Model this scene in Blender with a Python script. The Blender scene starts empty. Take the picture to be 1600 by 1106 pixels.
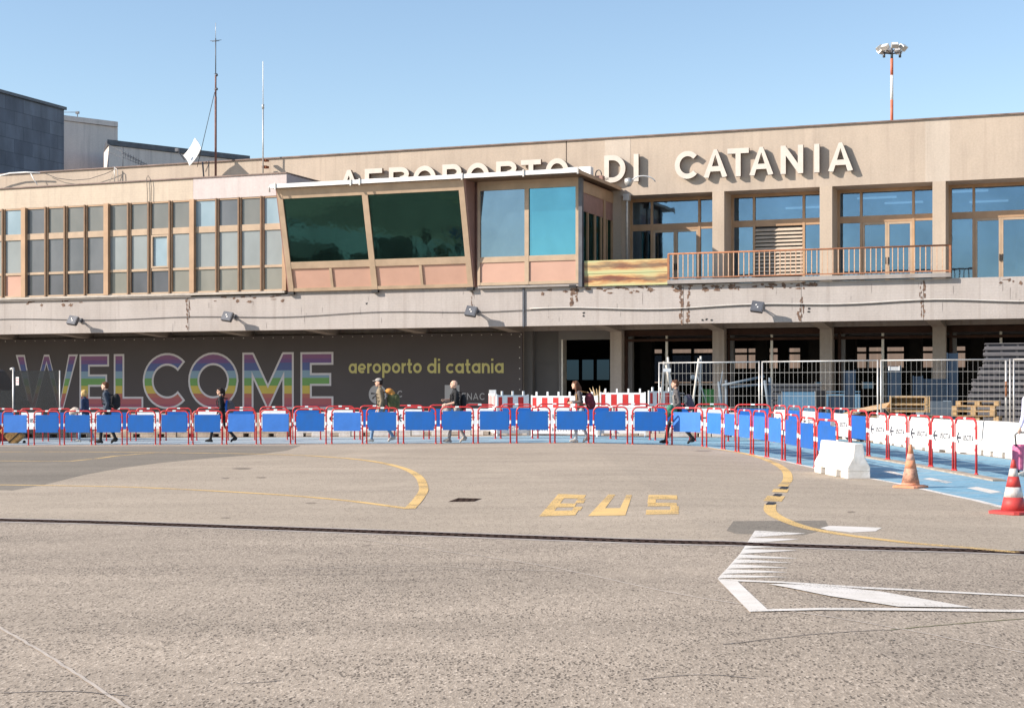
import bpy, bmesh, math, random
from mathutils import Vector, Matrix, noise
R = math.radians
rnd = random.Random(7)
sc = bpy.context.scene
col = sc.collection

# ---------------------------------------------------------------- camera / light
F = 2450.0; HOR = 611.0; H = 1.47
cam = bpy.data.cameras.new('camera'); cam.sensor_width = 36; cam.sensor_fit = 'HORIZONTAL'
cam.lens = F/1600*36; cam.shift_y = (HOR-553)/1600.0; cam.clip_end = 3000; cam.clip_start = 0.1
camo = bpy.data.objects.new('camera', cam); col.objects.link(camo)
camo.location = (0, 0, H); camo.rotation_euler = (R(90), 0, 0); sc.camera = camo
sc.render.resolution_x = 1024; sc.render.resolution_y = 707
SV = Vector((1.14, .29, -.655)).normalized()            # direction the sunlight travels
elev = math.asin(-SV.z); rot = math.atan2(-SV.x, -SV.y)
w = bpy.data.worlds.new("World"); sc.world = w; w.use_nodes = True
nt = w.node_tree; bg = nt.nodes['Background']
sky = nt.nodes.new('ShaderNodeTexSky'); sky.sky_type = 'NISHITA'; sky.sun_disc = False
sky.sun_elevation = elev; sky.sun_rotation = rot % (2*math.pi)
sky.altitude = 0; sky.air_density = 1.0; sky.dust_density = 0.3; sky.ozone_density = 1.3
nt.links.new(sky.outputs[0], bg.inputs[0]); bg.inputs[1].default_value = 0.120
sl = bpy.data.lights.new('sun', 'SUN'); sl.energy = 4.7; sl.angle = R(0.5); sl.color = (1, .90, .79)
so = bpy.data.objects.new('sun', sl); col.objects.link(so); so.rotation_euler = SV.to_track_quat('-Z', 'Y').to_euler()
so.location = (-30, -10, 40)
sc.view_settings.view_transform = 'Standard'; sc.view_settings.look = 'None'
sc.view_settings.exposure = 0.67; sc.view_settings.gamma = 1

# ---------------------------------------------------------------- ground height and pixel tools
GK = [(-400, -.09), (-14, -.09), (2, .05), (5.7, -.03), (400, -.03)]
def g(x):
    for (a, za), (b, zb) in zip(GK, GK[1:]):
        if x <= b: return za+(zb-za)*(x-a)/(b-a)
    return GK[-1][1]
def G(px, py):                                          # photo point lying on the ground
    z = 0
    for _ in range(12):
        t = (H-z)*F/(py-HOR); X = (px-800)/F*t; z = g(X)
    return Vector((X, t, z))
def W(px, py, D): return Vector(((px-800)/F*D, D, H+(HOR-py)/F*D))
TH = R(20.8); CT, ST = math.cos(TH), math.sin(TH); O0 = 58.4
def L(px, py, y):                                       # facade frame: x along, y into the building, z up
    u = (px-800)/F; t = (y+O0*CT)/(u*ST+CT)
    return (u*t*CT-(t-O0)*ST, H+(HOR-py)/F*t)
def LX(px, y): return L(px, 600, y)[0]
def LW(x, y, z): return Vector((x*CT+y*ST, O0-x*ST+y*CT, z))

# ---------------------------------------------------------------- materials
MC = {}
def mat(name, c=(.5,.5,.5), rough=.7, metal=0, var=0, vs=3, c2=None, bump=0, bs=40, stretch=(1,1,1), spec=.4, alpha=None, emit=0, det=6, coat=0):
    if name in MC: return MC[name]
    m = bpy.data.materials.new(name); m.use_nodes = True; MC[name] = m
    t = m.node_tree; p = t.nodes['Principled BSDF']
    p.inputs['Base Color'].default_value = (*c, 1); p.inputs['Roughness'].default_value = rough
    p.inputs['Metallic'].default_value = metal; p.inputs['Specular IOR Level'].default_value = spec
    if coat: p.inputs['Coat Weight'].default_value = coat; p.inputs['Coat Roughness'].default_value = .05
    tc = t.nodes.new('ShaderNodeTexCoord'); mp = t.nodes.new('ShaderNodeMapping'); mp.inputs['Scale'].default_value = stretch
    t.links.new(tc.outputs['Object'], mp.inputs[0])
    if var or c2:
        n = t.nodes.new('ShaderNodeTexNoise'); n.inputs['Scale'].default_value = vs; n.inputs['Detail'].default_value = det; n.inputs['Roughness'].default_value = .6
        t.links.new(mp.outputs[0], n.inputs[0])
        r = t.nodes.new('ShaderNodeValToRGB'); r.color_ramp.elements[0].position = .35; r.color_ramp.elements[1].position = .65
        a = c2 if c2 else tuple(v*(1-var) for v in c)
        b = c if c2 else tuple(min(1, v*(1+var)) for v in c)
        r.color_ramp.elements[0].color = (*a, 1); r.color_ramp.elements[1].color = (*b, 1)
        t.links.new(n.outputs[0], r.inputs[0]); t.links.new(r.outputs[0], p.inputs['Base Color'])
    if bump:
        n2 = t.nodes.new('ShaderNodeTexNoise'); n2.inputs['Scale'].default_value = bs; n2.inputs['Detail'].default_value = 4
        t.links.new(mp.outputs[0], n2.inputs[0]); b_ = t.nodes.new('ShaderNodeBump'); b_.inputs['Strength'].default_value = bump; b_.inputs['Distance'].default_value = .02
        t.links.new(n2.outputs[0], b_.inputs['Height']); t.links.new(b_.outputs[0], p.inputs['Normal'])
    if emit: p.inputs['Emission Color'].default_value = (*c, 1); p.inputs['Emission Strength'].default_value = emit
    if alpha is not None: p.inputs['Alpha'].default_value = alpha
    return m
class NT:
    """small helper for longer node graphs"""
    def __init__(s, name):
        s.m = bpy.data.materials.new(name); s.m.use_nodes = True; MC[name] = s.m
        s.t = s.m.node_tree; s.p = s.t.nodes['Principled BSDF']
        s.tc = s.t.nodes.new('ShaderNodeTexCoord').outputs['Object']
    def n(s, k, **kw):
        o = s.t.nodes.new('ShaderNode'+k)
        for a, v in kw.items():
            if a in ('operation', 'blend_type', 'data_type', 'feature', 'distance'): setattr(o, a, v)
            else: o.inputs[a].default_value = v
        return o
    def l(s, a, b): s.t.links.new(a, b)
    def map(s, sc_=(1,1,1), loc=(0,0,0), src=None):
        o = s.n('Mapping'); o.inputs['Scale'].default_value = sc_; o.inputs['Location'].default_value = loc
        s.l(src or s.tc, o.inputs[0]); return o.outputs[0]
    def noise(s, scale, det=5, sc_=(1,1,1), loc=(0,0,0), rough=.6):
        o = s.n('TexNoise', Scale=scale, Detail=det, Roughness=rough); s.l(s.map(sc_, loc), o.inputs[0]); return o.outputs[0]
    def ramp(s, v, stops):
        o = s.n('ValToRGB'); e = o.color_ramp.elements
        while len(e) < len(stops): e.new(.5)
        for i, (p, c) in enumerate(stops):
            e[i].position = p; e[i].color = (*(c if isinstance(c, tuple) else (c,)*3), 1)
        s.l(v, o.inputs[0]); return o.outputs[0]
    def math(s, op, a, b=None):
        o = s.t.nodes.new('ShaderNodeMath'); o.operation = op
        for i, v in enumerate((a, b)):
            if v is None: continue
            if hasattr(v, 'is_linked'): s.l(v, o.inputs[i])
            else: o.inputs[i].default_value = v
        return o.outputs[0]
    def mix(s, f, a, b, mode='MIX'):
        o = s.t.nodes.new('ShaderNodeMix'); o.data_type = 'RGBA'; o.blend_type = mode; o.clamp_result = False
        for i, v in ((0, f), (6, a), (7, b)):
            if hasattr(v, 'is_linked'): s.l(v, o.inputs[i])
            else: o.inputs[i].default_value = (*v, 1) if isinstance(v, tuple) else v
        return o.outputs[2]
    def bump(s, h, st, dist=.01):
        o = s.n('Bump', Strength=st, Distance=dist); s.l(h, o.inputs['Height']); s.l(o.outputs[0], s.p.inputs['Normal'])
    def col(s, c): s.l(c, s.p.inputs['Base Color'])
    def set(s, **kw):
        for k, v in kw.items(): s.p.inputs[k.replace('_', ' ')].default_value = v

def asphalt(name, base, light, dark, agg=1.0, big=.25, speck=.5):
    a = NT(name)
    big1 = a.noise(.35, 5, (1, 1.3, 1)); big2 = a.noise(.05, 4, (1, 3, 1), (5, 3, 0)); streak = a.noise(.6, 5, (.25, 2.2, 1), (9, 1, 0))
    v = a.n('TexVoronoi', Scale=95.0); a.l(a.map((1, .38, 1)), v.inputs[0])
    bw = a.n('RGBToBW'); a.l(v.outputs['Color'], bw.inputs[0])
    v2 = a.n('TexVoronoi', Scale=68.0); a.l(a.map((1, .42, 1), (3,7,0)), v2.inputs[0])
    bw2 = a.n('RGBToBW'); a.l(v2.outputs['Color'], bw2.inputs[0])
    n1 = a.noise(60, 3, (1, .5, 1))
    dens = a.math('ADD', a.math('MULTIPLY', a.ramp(a.noise(.55, 4, (.8, 1.6, 1), (2, 8, 0)), [(.34, .12), (.66, .95)]), .5), a.math('MULTIPLY', a.noise(3.2, 3, (1, .7, 1), (2, 8, 0)), .30))
    stone = a.ramp(bw.outputs[0], [(.12, tuple(.55*b+.45*d for b, d in zip(base, dark))), (.34, base), (.66, base), (.9, light)])
    c = a.mix(agg, base, stone)
    hole = a.math('MULTIPLY', a.math('LESS_THAN', bw2.outputs[0], a.math('MULTIPLY', dens, speck)), a.math('LESS_THAN', v2.outputs['Distance'], .50))
    c = a.mix(a.math('MULTIPLY', hole, .85), c, dark)
    nf = a.noise(14, 5, (1, .5, 1))
    c = a.mix(1.0, c, a.ramp(nf, [(.3, .90), (.7, 1.08)]), 'MULTIPLY')
    c = a.mix(1.0, c, a.ramp(big1, [(.3, 1-big), (.7, 1+big*.7)]), 'MULTIPLY')
    c = a.mix(1.0, c, a.ramp(big2, [(.35, 1-big*.8), (.65, 1+big*.5)]), 'MULTIPLY')
    c = a.mix(1.0, c, a.ramp(streak, [(.25, .90), (.5, 1.0), (.75, 1.07)]), 'MULTIPLY')
    spot = a.noise(1.3, 3, (1, .8, 1), (22, 4, 0))
    c = a.mix(1.0, c, a.ramp(spot, [(.24, (.62, .60, .59)), (.29, (1, 1, 1))]), 'MULTIPLY')
    pale = a.noise(.28, 5, (1, .55, 1), (12, 31, 0))
    c = a.mix(a.ramp(pale, [(.60, 0.0), (.70, .55)]), c, tuple(min(1, x*1.22) for x in base))
    a.col(c); a.set(Roughness=.9, Specular_IOR_Level=.25)
    a.bump(a.math('ADD', v.outputs['Distance'], n1), .22, .006)
    return a.m

M = {}
M['asphalt'] = asphalt('asphalt_near', (.385, .315, .243), (.57, .475, .375), (.095, .075, .058), 1.0, .13, .70)
M['asphalt2'] = asphalt('asphalt_apron', (.42, .345, .262), (.54, .45, .355), (.16, .125, .095), .7, .09, .46)
M['asphalt3'] = asphalt('asphalt_dark', (.235, .202, .160), (.33, .29, .235), (.10, .085, .07), .7, .10, .3)
def paint(name, c, c2, wear):
    a = NT(name); n1 = a.noise(5, 6); n2 = a.noise(60, 4, loc=(3, 3, 0)); n3 = a.noise(.9, 5, loc=(7, 0, 0))
    a.col(a.mix(a.ramp(n1, [(.3, 0.0), (.7, 1.0)]), c, c2)); a.set(Roughness=.85, Specular_IOR_Level=.2)
    v = a.math('ADD', a.math('MULTIPLY', n2, .6), a.math('MULTIPLY', n3, .5))
    a.l(a.ramp(v, [(wear, .15), (wear+.05, 1.0)]), a.p.inputs['Alpha']); a.bump(n2, .3, .004); return a.m
M['yellow'] = paint('road_yellow', (.80, .53, .20), (.66, .45, .20), .475)
M['whitepaint'] = paint('road_white', (.78, .73, .67), (.64, .59, .52), .44)
a = NT('blue_path')
bn = a.noise(6, 5); bk = a.n('TexBrick', Scale=1.0); bk.inputs['Brick Width'].default_value = .2; bk.inputs['Row Height'].default_value = .1; bk.inputs['Mortar Size'].default_value = .006
a.l(a.map(), bk.inputs[0])
c = a.ramp(bn, [(.3, (.125, .28, .38)), (.55, (.20, .40, .52)), (.8, (.33, .50, .58))])
c = a.mix(a.math('MULTIPLY', bk.outputs['Fac'], .35), c, (.10, .16, .20))
worn = a.noise(.9, 6, (.6, 2, 1)); wx = a.n('SeparateXYZ'); a.l(a.tc, wx.inputs[0])
mr = a.n('MapRange'); mr.inputs['From Min'].default_value = 4.0; mr.inputs['From Max'].default_value = -6.0; mr.inputs['To Min'].default_value = .0; mr.inputs['To Max'].default_value = .75
a.l(wx.outputs[0], mr.inputs[0])
c = a.mix(mr.outputs[0], c, (.40, .43, .445)); c = a.mix(a.ramp(worn, [(.48, 0.0), (.68, .60)]), c, (.38, .40, .39))
a.col(c); a.set(Roughness=.8); M['path'] = a.m

# sand coloured facade concrete, grey fascia concrete with stains and spalling
def concrete(name, c1, c2, stain, bands=0.0, rust=0.0, patch=0):
    a = NT(name)
    n1 = a.noise(.45, 6); n2 = a.noise(1.6, 6, (1.8, 1, .35), (4, 0, 0)); n3 = a.noise(14, 5); n4 = a.noise(1.3, 6, (3.5, 1, .12), (1, 0, 8))
    c = a.mix(a.ramp(n1, [(.3, 0.0), (.7, 1.0)]), c1, c2)
    c = a.mix(1.0, c, a.ramp(n2, [(.3, .94), (.7, 1.04)]), 'MULTIPLY')
    c = a.mix(1.0, c, a.ramp(n3, [(.3, .93), (.7, 1.05)]), 'MULTIPLY')
    c = a.mix(a.ramp(n4, [(.52, 0.0), (.72, .50)]), c, stain)
    if bands:
        wv = a.n('TexWave', Scale=3.2, Distortion=.3); wv.bands_direction = 'Z'; a.l(a.map(), wv.inputs[0])
        c = a.mix(1.0, c, a.ramp(wv.outputs[1], [(.02, 1-bands), (.10, 1.0)]), 'MULTIPLY')
    a.col(c); a.set(Roughness=.88, Specular_IOR_Level=.2)
    a.bump(a.math('ADD', n3, n2), .25, .02)
    return a.m
M['sand'] = concrete('sand_concrete', (.52, .43, .345), (.435, .362, .295), (.36, .29, .235))
M['sandcol'] = concrete('sand_column', (.525, .43, .34), (.46, .38, .30), (.36, .29, .235))
M['sandpatch'] = concrete('sand_repair', (.55, .475, .40), (.49, .42, .35), (.34, .28, .23))
M['sandlow'] = concrete('sand_low_parapet', (.60, .505, .40), (.53, .445, .355), (.44, .36, .29), .08)
M['whitepanel'] = concrete('white_parapet', (.60, .53, .51), (.56, .49, .475), (.45, .40, .38))
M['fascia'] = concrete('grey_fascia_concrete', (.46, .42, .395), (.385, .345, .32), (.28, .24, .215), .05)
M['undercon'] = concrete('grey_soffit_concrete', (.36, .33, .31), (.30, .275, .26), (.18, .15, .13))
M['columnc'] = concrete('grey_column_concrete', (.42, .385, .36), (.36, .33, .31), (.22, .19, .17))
M['spall'] = mat('spalled_concrete', (.24, .155, .11), .95, c2=(.085, .055, .045), vs=9, bump=1, bs=25)
M['cap'] = mat('parapet_cap', (.20, .14, .12), .6, var=.3, vs=2)
M['bronze'] = mat('bronze_frame', (.42, .265, .155), .45, var=.12, vs=1.5, spec=.5)
M['bronze2'] = mat('pale_bronze_frame', (.43, .315, .215), .45, var=.12, vs=1.5, spec=.5)
M['bronzeshade'] = mat('shaded_bronze_mullion', (.24, .145, .085), .45, var=.12)  # thin mullions: shade on their left half put into the colour
M['bronzedk'] = mat('dark_bronze_frame', (.17, .105, .065), .5, var=.15)
M['louvre'] = mat('tan_louvre', (.50, .42, .34), .6, var=.1)
M['sashtan'] = mat('pale_tan_sash', (.66, .55, .44), .5)
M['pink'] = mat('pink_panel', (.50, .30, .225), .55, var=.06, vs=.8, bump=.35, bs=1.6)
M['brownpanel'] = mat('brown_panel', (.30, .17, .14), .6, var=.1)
M['white'] = mat('white_paint', (.80, .78, .75), .5, var=.06, vs=5)
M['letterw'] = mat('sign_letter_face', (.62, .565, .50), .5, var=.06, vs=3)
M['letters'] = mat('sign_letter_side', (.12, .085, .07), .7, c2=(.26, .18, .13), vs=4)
M['red'] = mat('red_tube', (.55, .035, .035), .38, var=.18, vs=9, spec=.5)
M['blue'] = mat('blue_panel', (.004, .115, .46), .42, vs=3.5, c2=(.012, .105, .36), spec=.4, stretch=(1, 1, .5))
M['blue2'] = mat('lit_blue_panel', (.035, .17, .56), .5, var=.08, vs=3, spec=.45)  # lighter blue: sun on the turned right-hand panels put into the colour
M['pwhite'] = mat('white_panel', (.82, .81, .79), .45, var=.04, vs=5)
M['text'] = mat('dark_lettering', (.05, .05, .06), .6, var=.1)
M['jersey'] = mat('white_barrier_concrete', (.79, .77, .74), .8, c2=(.60, .56, .50), vs=3.2, det=9, bump=.3, bs=25)
M['stone'] = mat('beige_barrier_concrete', (.46, .38, .30), .9, c2=(.28, .23, .18), vs=4, bump=.5, bs=20)
M['kerb'] = mat('kerb_stone', (.50, .45, .39), .9, c2=(.38, .34, .3), vs=4)
M['rail'] = mat('rusty_rail', (.40, .17, .08), .8, c2=(.27, .12, .07), vs=6)
M['bal'] = mat('pale_baluster_paint', (.62, .45, .32), .7, c2=(.42, .24, .15), vs=7)  # pale tan balusters mottled with brown
M['wire'] = mat('fence_wire', (.42, .41, .39), .5, var=.1)
M['steel'] = mat('galvanised_steel', (.55, .53, .50), .45, metal=.5, var=.12, vs=6)
M['steeldk'] = mat('dark_steel', (.10, .105, .12), .5, metal=.3, var=.2)
M['black'] = mat('matt_black', (.02, .02, .022), .6, var=.2)
M['cable'] = mat('black_cable', (.035, .035, .04), .6, var=.1)
M['cablew'] = mat('white_conduit', (.6, .58, .55), .6, var=.1)
M['wood'] = mat('pallet_wood', (.55, .37, .19), .85, c2=(.38, .25, .13), vs=7, stretch=(1, 6, 6))
M['card'] = mat('cardboard', (.50, .33, .18), .9, var=.12)
M['rust'] = mat('rust', (.3, .1, .04), .9, c2=(.15, .05, .03), vs=9)
M['green'] = mat('green_plastic', (.012, .09, .02), .6, var=.1)
M['bluesteel'] = mat('blue_grey_steel', (.13, .165, .20), .6, var=.12)
M['navy'] = mat('navy_sheet', (.022, .042, .075), .6, c2=(.035, .062, .10), vs=3)
M['lblue'] = mat('pale_blue_sheet', (.12, .235, .34), .6, var=.07, vs=3)
M['formw'] = mat('grey_formwork', (.155, .148, .152), .7, c2=(.10, .095, .105), vs=3, stretch=(.5, 1, 6))
M['formdk'] = mat('formwork_recess', (.05, .055, .075), .7, var=.1)
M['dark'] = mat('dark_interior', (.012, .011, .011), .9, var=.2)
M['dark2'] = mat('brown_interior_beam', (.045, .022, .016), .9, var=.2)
M['greyint'] = mat('grey_partition', (.10, .10, .105), .8, var=.06, vs=1)
M['greydoor'] = mat('grey_shutter', (.155, .155, .16), .7, var=.05, vs=1)
M['banner'] = mat('banner_charcoal', (.078, .070, .074), .75, var=.05, vs=.5, bump=.25, bs=.9)
M['bline'] = mat('banner_outline', (.58, .57, .60), .7, var=.03)
M['byel'] = mat('banner_olive', (.54, .50, .20), .7, var=.03)
M['bgrey'] = mat('banner_logo_grey', (.42, .42, .43), .7, var=.03)
M['intblue'] = mat('blue_grey_room', (.13, .21, .29), .8, var=.1, vs=.6)
M['ceil'] = mat('room_ceiling', (.22, .28, .34), .8, var=.05)
M['tube'] = mat('ceiling_lamp', (1, .97, .9), .5, emit=.6)
a = NT('banner_rainbow')
sx = a.n('SeparateXYZ'); a.l(a.tc, sx.inputs[0])
ZT, ZB = L(300, 556, 3.55)[1], L(300, 640, 3.55)[1]
mr = a.n('MapRange'); mr.inputs['From Min'].default_value = ZB; mr.inputs['From Max'].default_value = ZT; a.l(sx.outputs[2], mr.inputs[0])
o = a.n('ValToRGB'); o.color_ramp.interpolation = 'CONSTANT'; e = o.color_ramp.elements
stp = [(0, (.30, .04, .10)), (.10, (.38, .07, .09)), (.22, (.42, .11, .07)), (.30, (.58, .46, .05)), (.445, (.12, .34, .07)), (.585, (.20, .35, .48)), (.72, (.04, .085, .30)), (.86, (.13, .05, .24)), (.93, (.20, .06, .20))]
while len(e) < len(stp): e.new(.99)
for i, (p_, c_) in enumerate(stp): e[i].position = p_; e[i].color = (*c_, 1)
a.l(mr.outputs[0], o.inputs[0]); a.col(a.mix(.16, o.outputs[0], (.32, .30, .30))); a.set(Roughness=.7); M['rainbow'] = a.m
def glass(name, tint, refl, tr, rough=.02, dark=(.01, .012, .014), wob=.02, gcol=(.9, .95, 1)):
    a = NT(name); t = a.t; out = t.nodes['Material Output']
    gl = a.n('BsdfGlossy'); gl.inputs['Roughness'].default_value = rough
    a.l(a.ramp(a.noise(.55, 4, (1, 1, .7)), [(.3, tuple(.72*v for v in gcol)), (.7, gcol)]), gl.inputs['Color'])
    trn = a.n('BsdfTransparent'); trn.inputs[0].default_value = (*tint, 1)
    a.p.inputs['Base Color'].default_value = (*dark, 1); a.p.inputs['Roughness'].default_value = .3
    m1 = t.nodes.new('ShaderNodeMixShader'); m1.inputs[0].default_value = tr; a.l(a.p.outputs[0], m1.inputs[1]); a.l(trn.outputs[0], m1.inputs[2])
    m2 = t.nodes.new('ShaderNodeMixShader'); m2.inputs[0].default_value = refl; a.l(m1.outputs[0], m2.inputs[1]); a.l(gl.outputs[0], m2.inputs[2])
    b = a.n('Bump', Strength=.13, Distance=wob); a.l(a.noise(.9, 3), b.inputs['Height']); a.l(b.outputs[0], gl.inputs['Normal'])
    a.l(m2.outputs[0], out.inputs[0]); return a.m
M['gupper'] = glass('window_glass_blue', (.45, .62, .78), .34, .85, .03, gcol=(.42, .62, .82))
M['ggreen'] = glass('control_glass_green', (.20, .50, .42), .45, .70, .05, (.006, .03, .022), gcol=(.075, .20, .165), wob=.05)
M['gblue'] = glass('control_glass_bluegrey', (.3, .4, .45), .55, .30, .04, (.03, .06, .08), gcol=(.34, .46, .56))
M['gcyan'] = glass('control_glass_cyan', (.3, .6, .7), .62, .05, .10, (.01, .10, .14), gcol=(.17, .46, .58))
M['gdark'] = glass('ground_floor_glass', (.5, .55, .6), .05, .9, .05)
def pane(name, c, c2):                                   # opaque tinted office glass with blinds close behind
    a = NT(name); s = a.n('SeparateXYZ'); a.l(a.tc, s.inputs[0])
    n1 = a.noise(.7, 3, (1, 1, .6)); wv = a.n('TexWave', Scale=9.0, Distortion=.4); a.l(a.map(), wv.inputs[0])
    cc = a.mix(a.ramp(n1, [(.35, 0.0), (.65, 1.0)]), c, c2)
    cc = a.mix(1.0, cc, a.ramp(wv.outputs[1], [(.0, .93), (1, 1.04)]), 'MULTIPLY')
    a.col(cc); a.set(Roughness=.35, Specular_IOR_Level=.4, Coat_Weight=.55, Coat_Roughness=.02); return a.m
M['p1'] = pane('office_glass_grey', (.12, .127, .12), (.16, .162, .15))
M['p2'] = pane('office_glass_slate', (.075, .085, .10), (.12, .13, .145))
M['p3'] = pane('office_glass_pale', (.21, .235, .24), (.26, .29, .295))
M['p4'] = pane('office_glass_sky', (.20, .29, .345), (.29, .39, .45))
M['p5'] = pane('office_glass_navy', (.04, .045, .06), (.075, .08, .10))
M['p6'] = pane('office_glass_olive', (.165, .163, .14), (.215, .21, .18))

# ---------------------------------------------------------------- mesh building
class MB:
    def __init__(s): s.b = bmesh.new(); s.mi = 0
    def face(s, pts, mi=None):
        f = s.b.faces.new([s.b.verts.new(p) for p in pts]); f.material_index = s.mi if mi is None else mi; return f
    def hexa(s, p, mi=None):                             # 8 points: bottom 4, top 4
        v = [s.b.verts.new(q) for q in p]
        for idx in ((3,2,1,0), (4,5,6,7), (0,1,5,4), (1,2,6,5), (2,3,7,6), (3,0,4,7)):
            f = s.b.faces.new([v[i] for i in idx]); f.material_index = s.mi if mi is None else mi
    def box(s, x0, x1, y0, y1, z0, z1, mi=None):
        s.hexa([(x0,y0,z0), (x1,y0,z0), (x1,y1,z0), (x0,y1,z0), (x0,y0,z1), (x1,y0,z1), (x1,y1,z1), (x0,y1,z1)], mi); return s
    def beam(s, p, q, a, b, mi=None):                    # rectangular bar
        p, q = Vector(p), Vector(q); d = (q-p).normalized()
        up = Vector((0,0,1)) if abs(d.z) < .95 else Vector((0,1,0))
        x = d.cross(up).normalized()*a/2; y = x.cross(d).normalized()*b/2
        s.hexa([p-x-y, p+x-y, q+x-y, q-x-y, p-x+y, p+x+y, q+x+y, q-x+y], mi); return s
    def tube(s, pts, r, n=8, mi=None, caps=True):
        pts = [Vector(p) for p in pts]; rr = r if isinstance(r, (list, tuple)) else [r]*len(pts)
        rings = []; px = None
        for i, p in enumerate(pts):
            d = (pts[min(i+1, len(pts)-1)]-pts[max(i-1, 0)]).normalized()
            if px is None:
                px = d.cross(Vector((0,0,1)) if abs(d.z) < .9 else Vector((0,1,0))).normalized()
            else: px = (px-d*px.dot(d)).normalized()
            py = d.cross(px)
            rings.append([s.b.verts.new(p+(px*math.cos(a)+py*math.sin(a))*rr[i]) for a in [2*math.pi*k/n for k in range(n)]])
        m_ = s.mi if mi is None else mi
        for A, B in zip(rings, rings[1:]):
            for k in range(n):
                f = s.b.faces.new([A[k], A[(k+1)%n], B[(k+1)%n], B[k]]); f.material_index = m_; f.smooth = True
        if caps:
            for ring in (rings[0][::-1], rings[-1]):
                f = s.b.faces.new(ring); f.material_index = m_
        return s
    def prism(s, poly, y0, y1, mi=None, mi_side=None):   # poly in x,z extruded along y (front at y0)
        m_ = s.mi if mi is None else mi; ms = m_ if mi_side is None else mi_side
        A = [s.b.verts.new((x, y0, z)) for x, z in poly]; B = [s.b.verts.new((x, y1, z)) for x, z in poly]
        f = s.b.faces.new(A); f.material_index = m_
        f = s.b.faces.new(B[::-1]); f.material_index = ms
        n = len(poly)
        for i in range(n):
            f = s.b.faces.new([A[i], B[i], B[(i+1)%n], A[(i+1)%n]]); f.material_index = ms
        return s
    def lathe(s, prof, n=24, c=(0,0,0), mi=None):
        rings = [[s.b.verts.new((c[0]+r*math.cos(2*math.pi*k/n), c[1]+r*math.sin(2*math.pi*k/n), c[2]+z)) for k in range(n)] for r, z in prof]
        for j, (A, B) in enumerate(zip(rings, rings[1:])):
            for k in range(n):
                f = s.b.faces.new([A[k], A[(k+1)%n], B[(k+1)%n], B[k]]); f.smooth = True
                f.material_index = (mi[j] if isinstance(mi, list) else (s.mi if mi is None else mi))
        for ring in (rings[0][::-1], rings[-1]):
            f = s.b.faces.new(ring); f.material_index = mi[-1] if isinstance(mi, list) else (s.mi if mi is None else mi)
        return s
    def ball(s, c, r, mi=None, n=10):
        c = Vector(c); r = Vector(r) if not isinstance(r, (int, float)) else Vector((r, r, r))
        res = bmesh.ops.create_uvsphere(s.b, u_segments=n, v_segments=max(6, n*2//3), radius=1)
        for v in res['verts']: v.co = Vector((v.co.x*r.x, v.co.y*r.y, v.co.z*r.z))+c
        for f in {f for v in res['verts'] for f in v.link_faces}:
            f.smooth = True; f.material_index = s.mi if mi is None else mi
        return s
    def build(s, name, mats, parent=None, loc=None, rotz=None, bevel=0, fix=True):
        if fix: bmesh.ops.recalc_face_normals(s.b, faces=s.b.faces)
        me = bpy.data.meshes.new(name); s.b.to_mesh(me); s.b.free()
        for m in (mats if isinstance(mats, (list, tuple)) else [mats]): me.materials.append(M[m] if isinstance(m, str) else m)
        o = bpy.data.objects.new(name, me); col.objects.link(o)
        if parent: o.parent = parent
        if loc is not None: o.location = loc
        if rotz is not None: o.rotation_euler = (0, 0, rotz)
        if bevel:
            b = o.modifiers.new('bevel', 'BEVEL'); b.width = bevel; b.segments = 2; b.limit_method = 'ANGLE'
        return o
def tag(o, label=None, cat=None, group=None, kind=None):
    for k, v in (('label', label), ('category', cat), ('group', group), ('kind', kind)):
        if v: o[k] = v
    return o
def thing(name, label, cat, loc=(0,0,0), rotz=0, group=None):
    o = bpy.data.objects.new(name, None); col.objects.link(o); o.location = loc; o.rotation_euler = (0, 0, rotz)
    return tag(o, label, cat, group)
def kids(o): return [c for c in bpy.data.objects if c.parent == o]
def dup(o, loc, rotz, label=None, group=None, scale=None):
    r = o.copy(); col.objects.link(r); r.location = loc; r.rotation_euler = (0, 0, rotz)
    if scale: r.scale = scale
    if label: r['label'] = label
    if group: r['group'] = group
    for ch in kids(o):
        c = ch.copy(); col.objects.link(c); c.parent = r
        for g2 in kids(ch): d = g2.copy(); col.objects.link(d); d.parent = c
    return r

# ---- ribbons and stroke lettering
def ribbon(pts, wd, closed=False):
    n = len(pts); out = []
    P = [Vector(p) for p in pts]; Ls, Rs = [], []
    for i in range(n):
        a = P[i-1] if (i > 0 or closed) else None; b = P[(i+1) % n] if (i < n-1 or closed) else None
        d1 = (P[i]-a).normalized() if a is not None else None; d2 = (b-P[i]).normalized() if b is not None else None
        if d1 is None: d1 = d2
        if d2 is None: d2 = d1
        n1 = Vector((-d1.y, d1.x)); n2 = Vector((-d2.y, d2.x)); m_ = (n1+n2)
        m_ = m_/max(.35, m_.dot(n1)) if m_.length > 1e-6 else n1
        Ls.append(P[i]+m_*wd/2); Rs.append(P[i]-m_*wd/2)
    for i in range(n if closed else n-1):
        j = (i+1) % n; out.append([Ls[i], Rs[i], Rs[j], Ls[j]])
    return out
def arc(cx, cy, rx, ry, a0, a1, n=14): return [(cx+rx*math.cos(R(a0+(a1-a0)*k/n)), cy+ry*math.sin(R(a0+(a1-a0)*k/n))) for k in range(n+1)]
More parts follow.
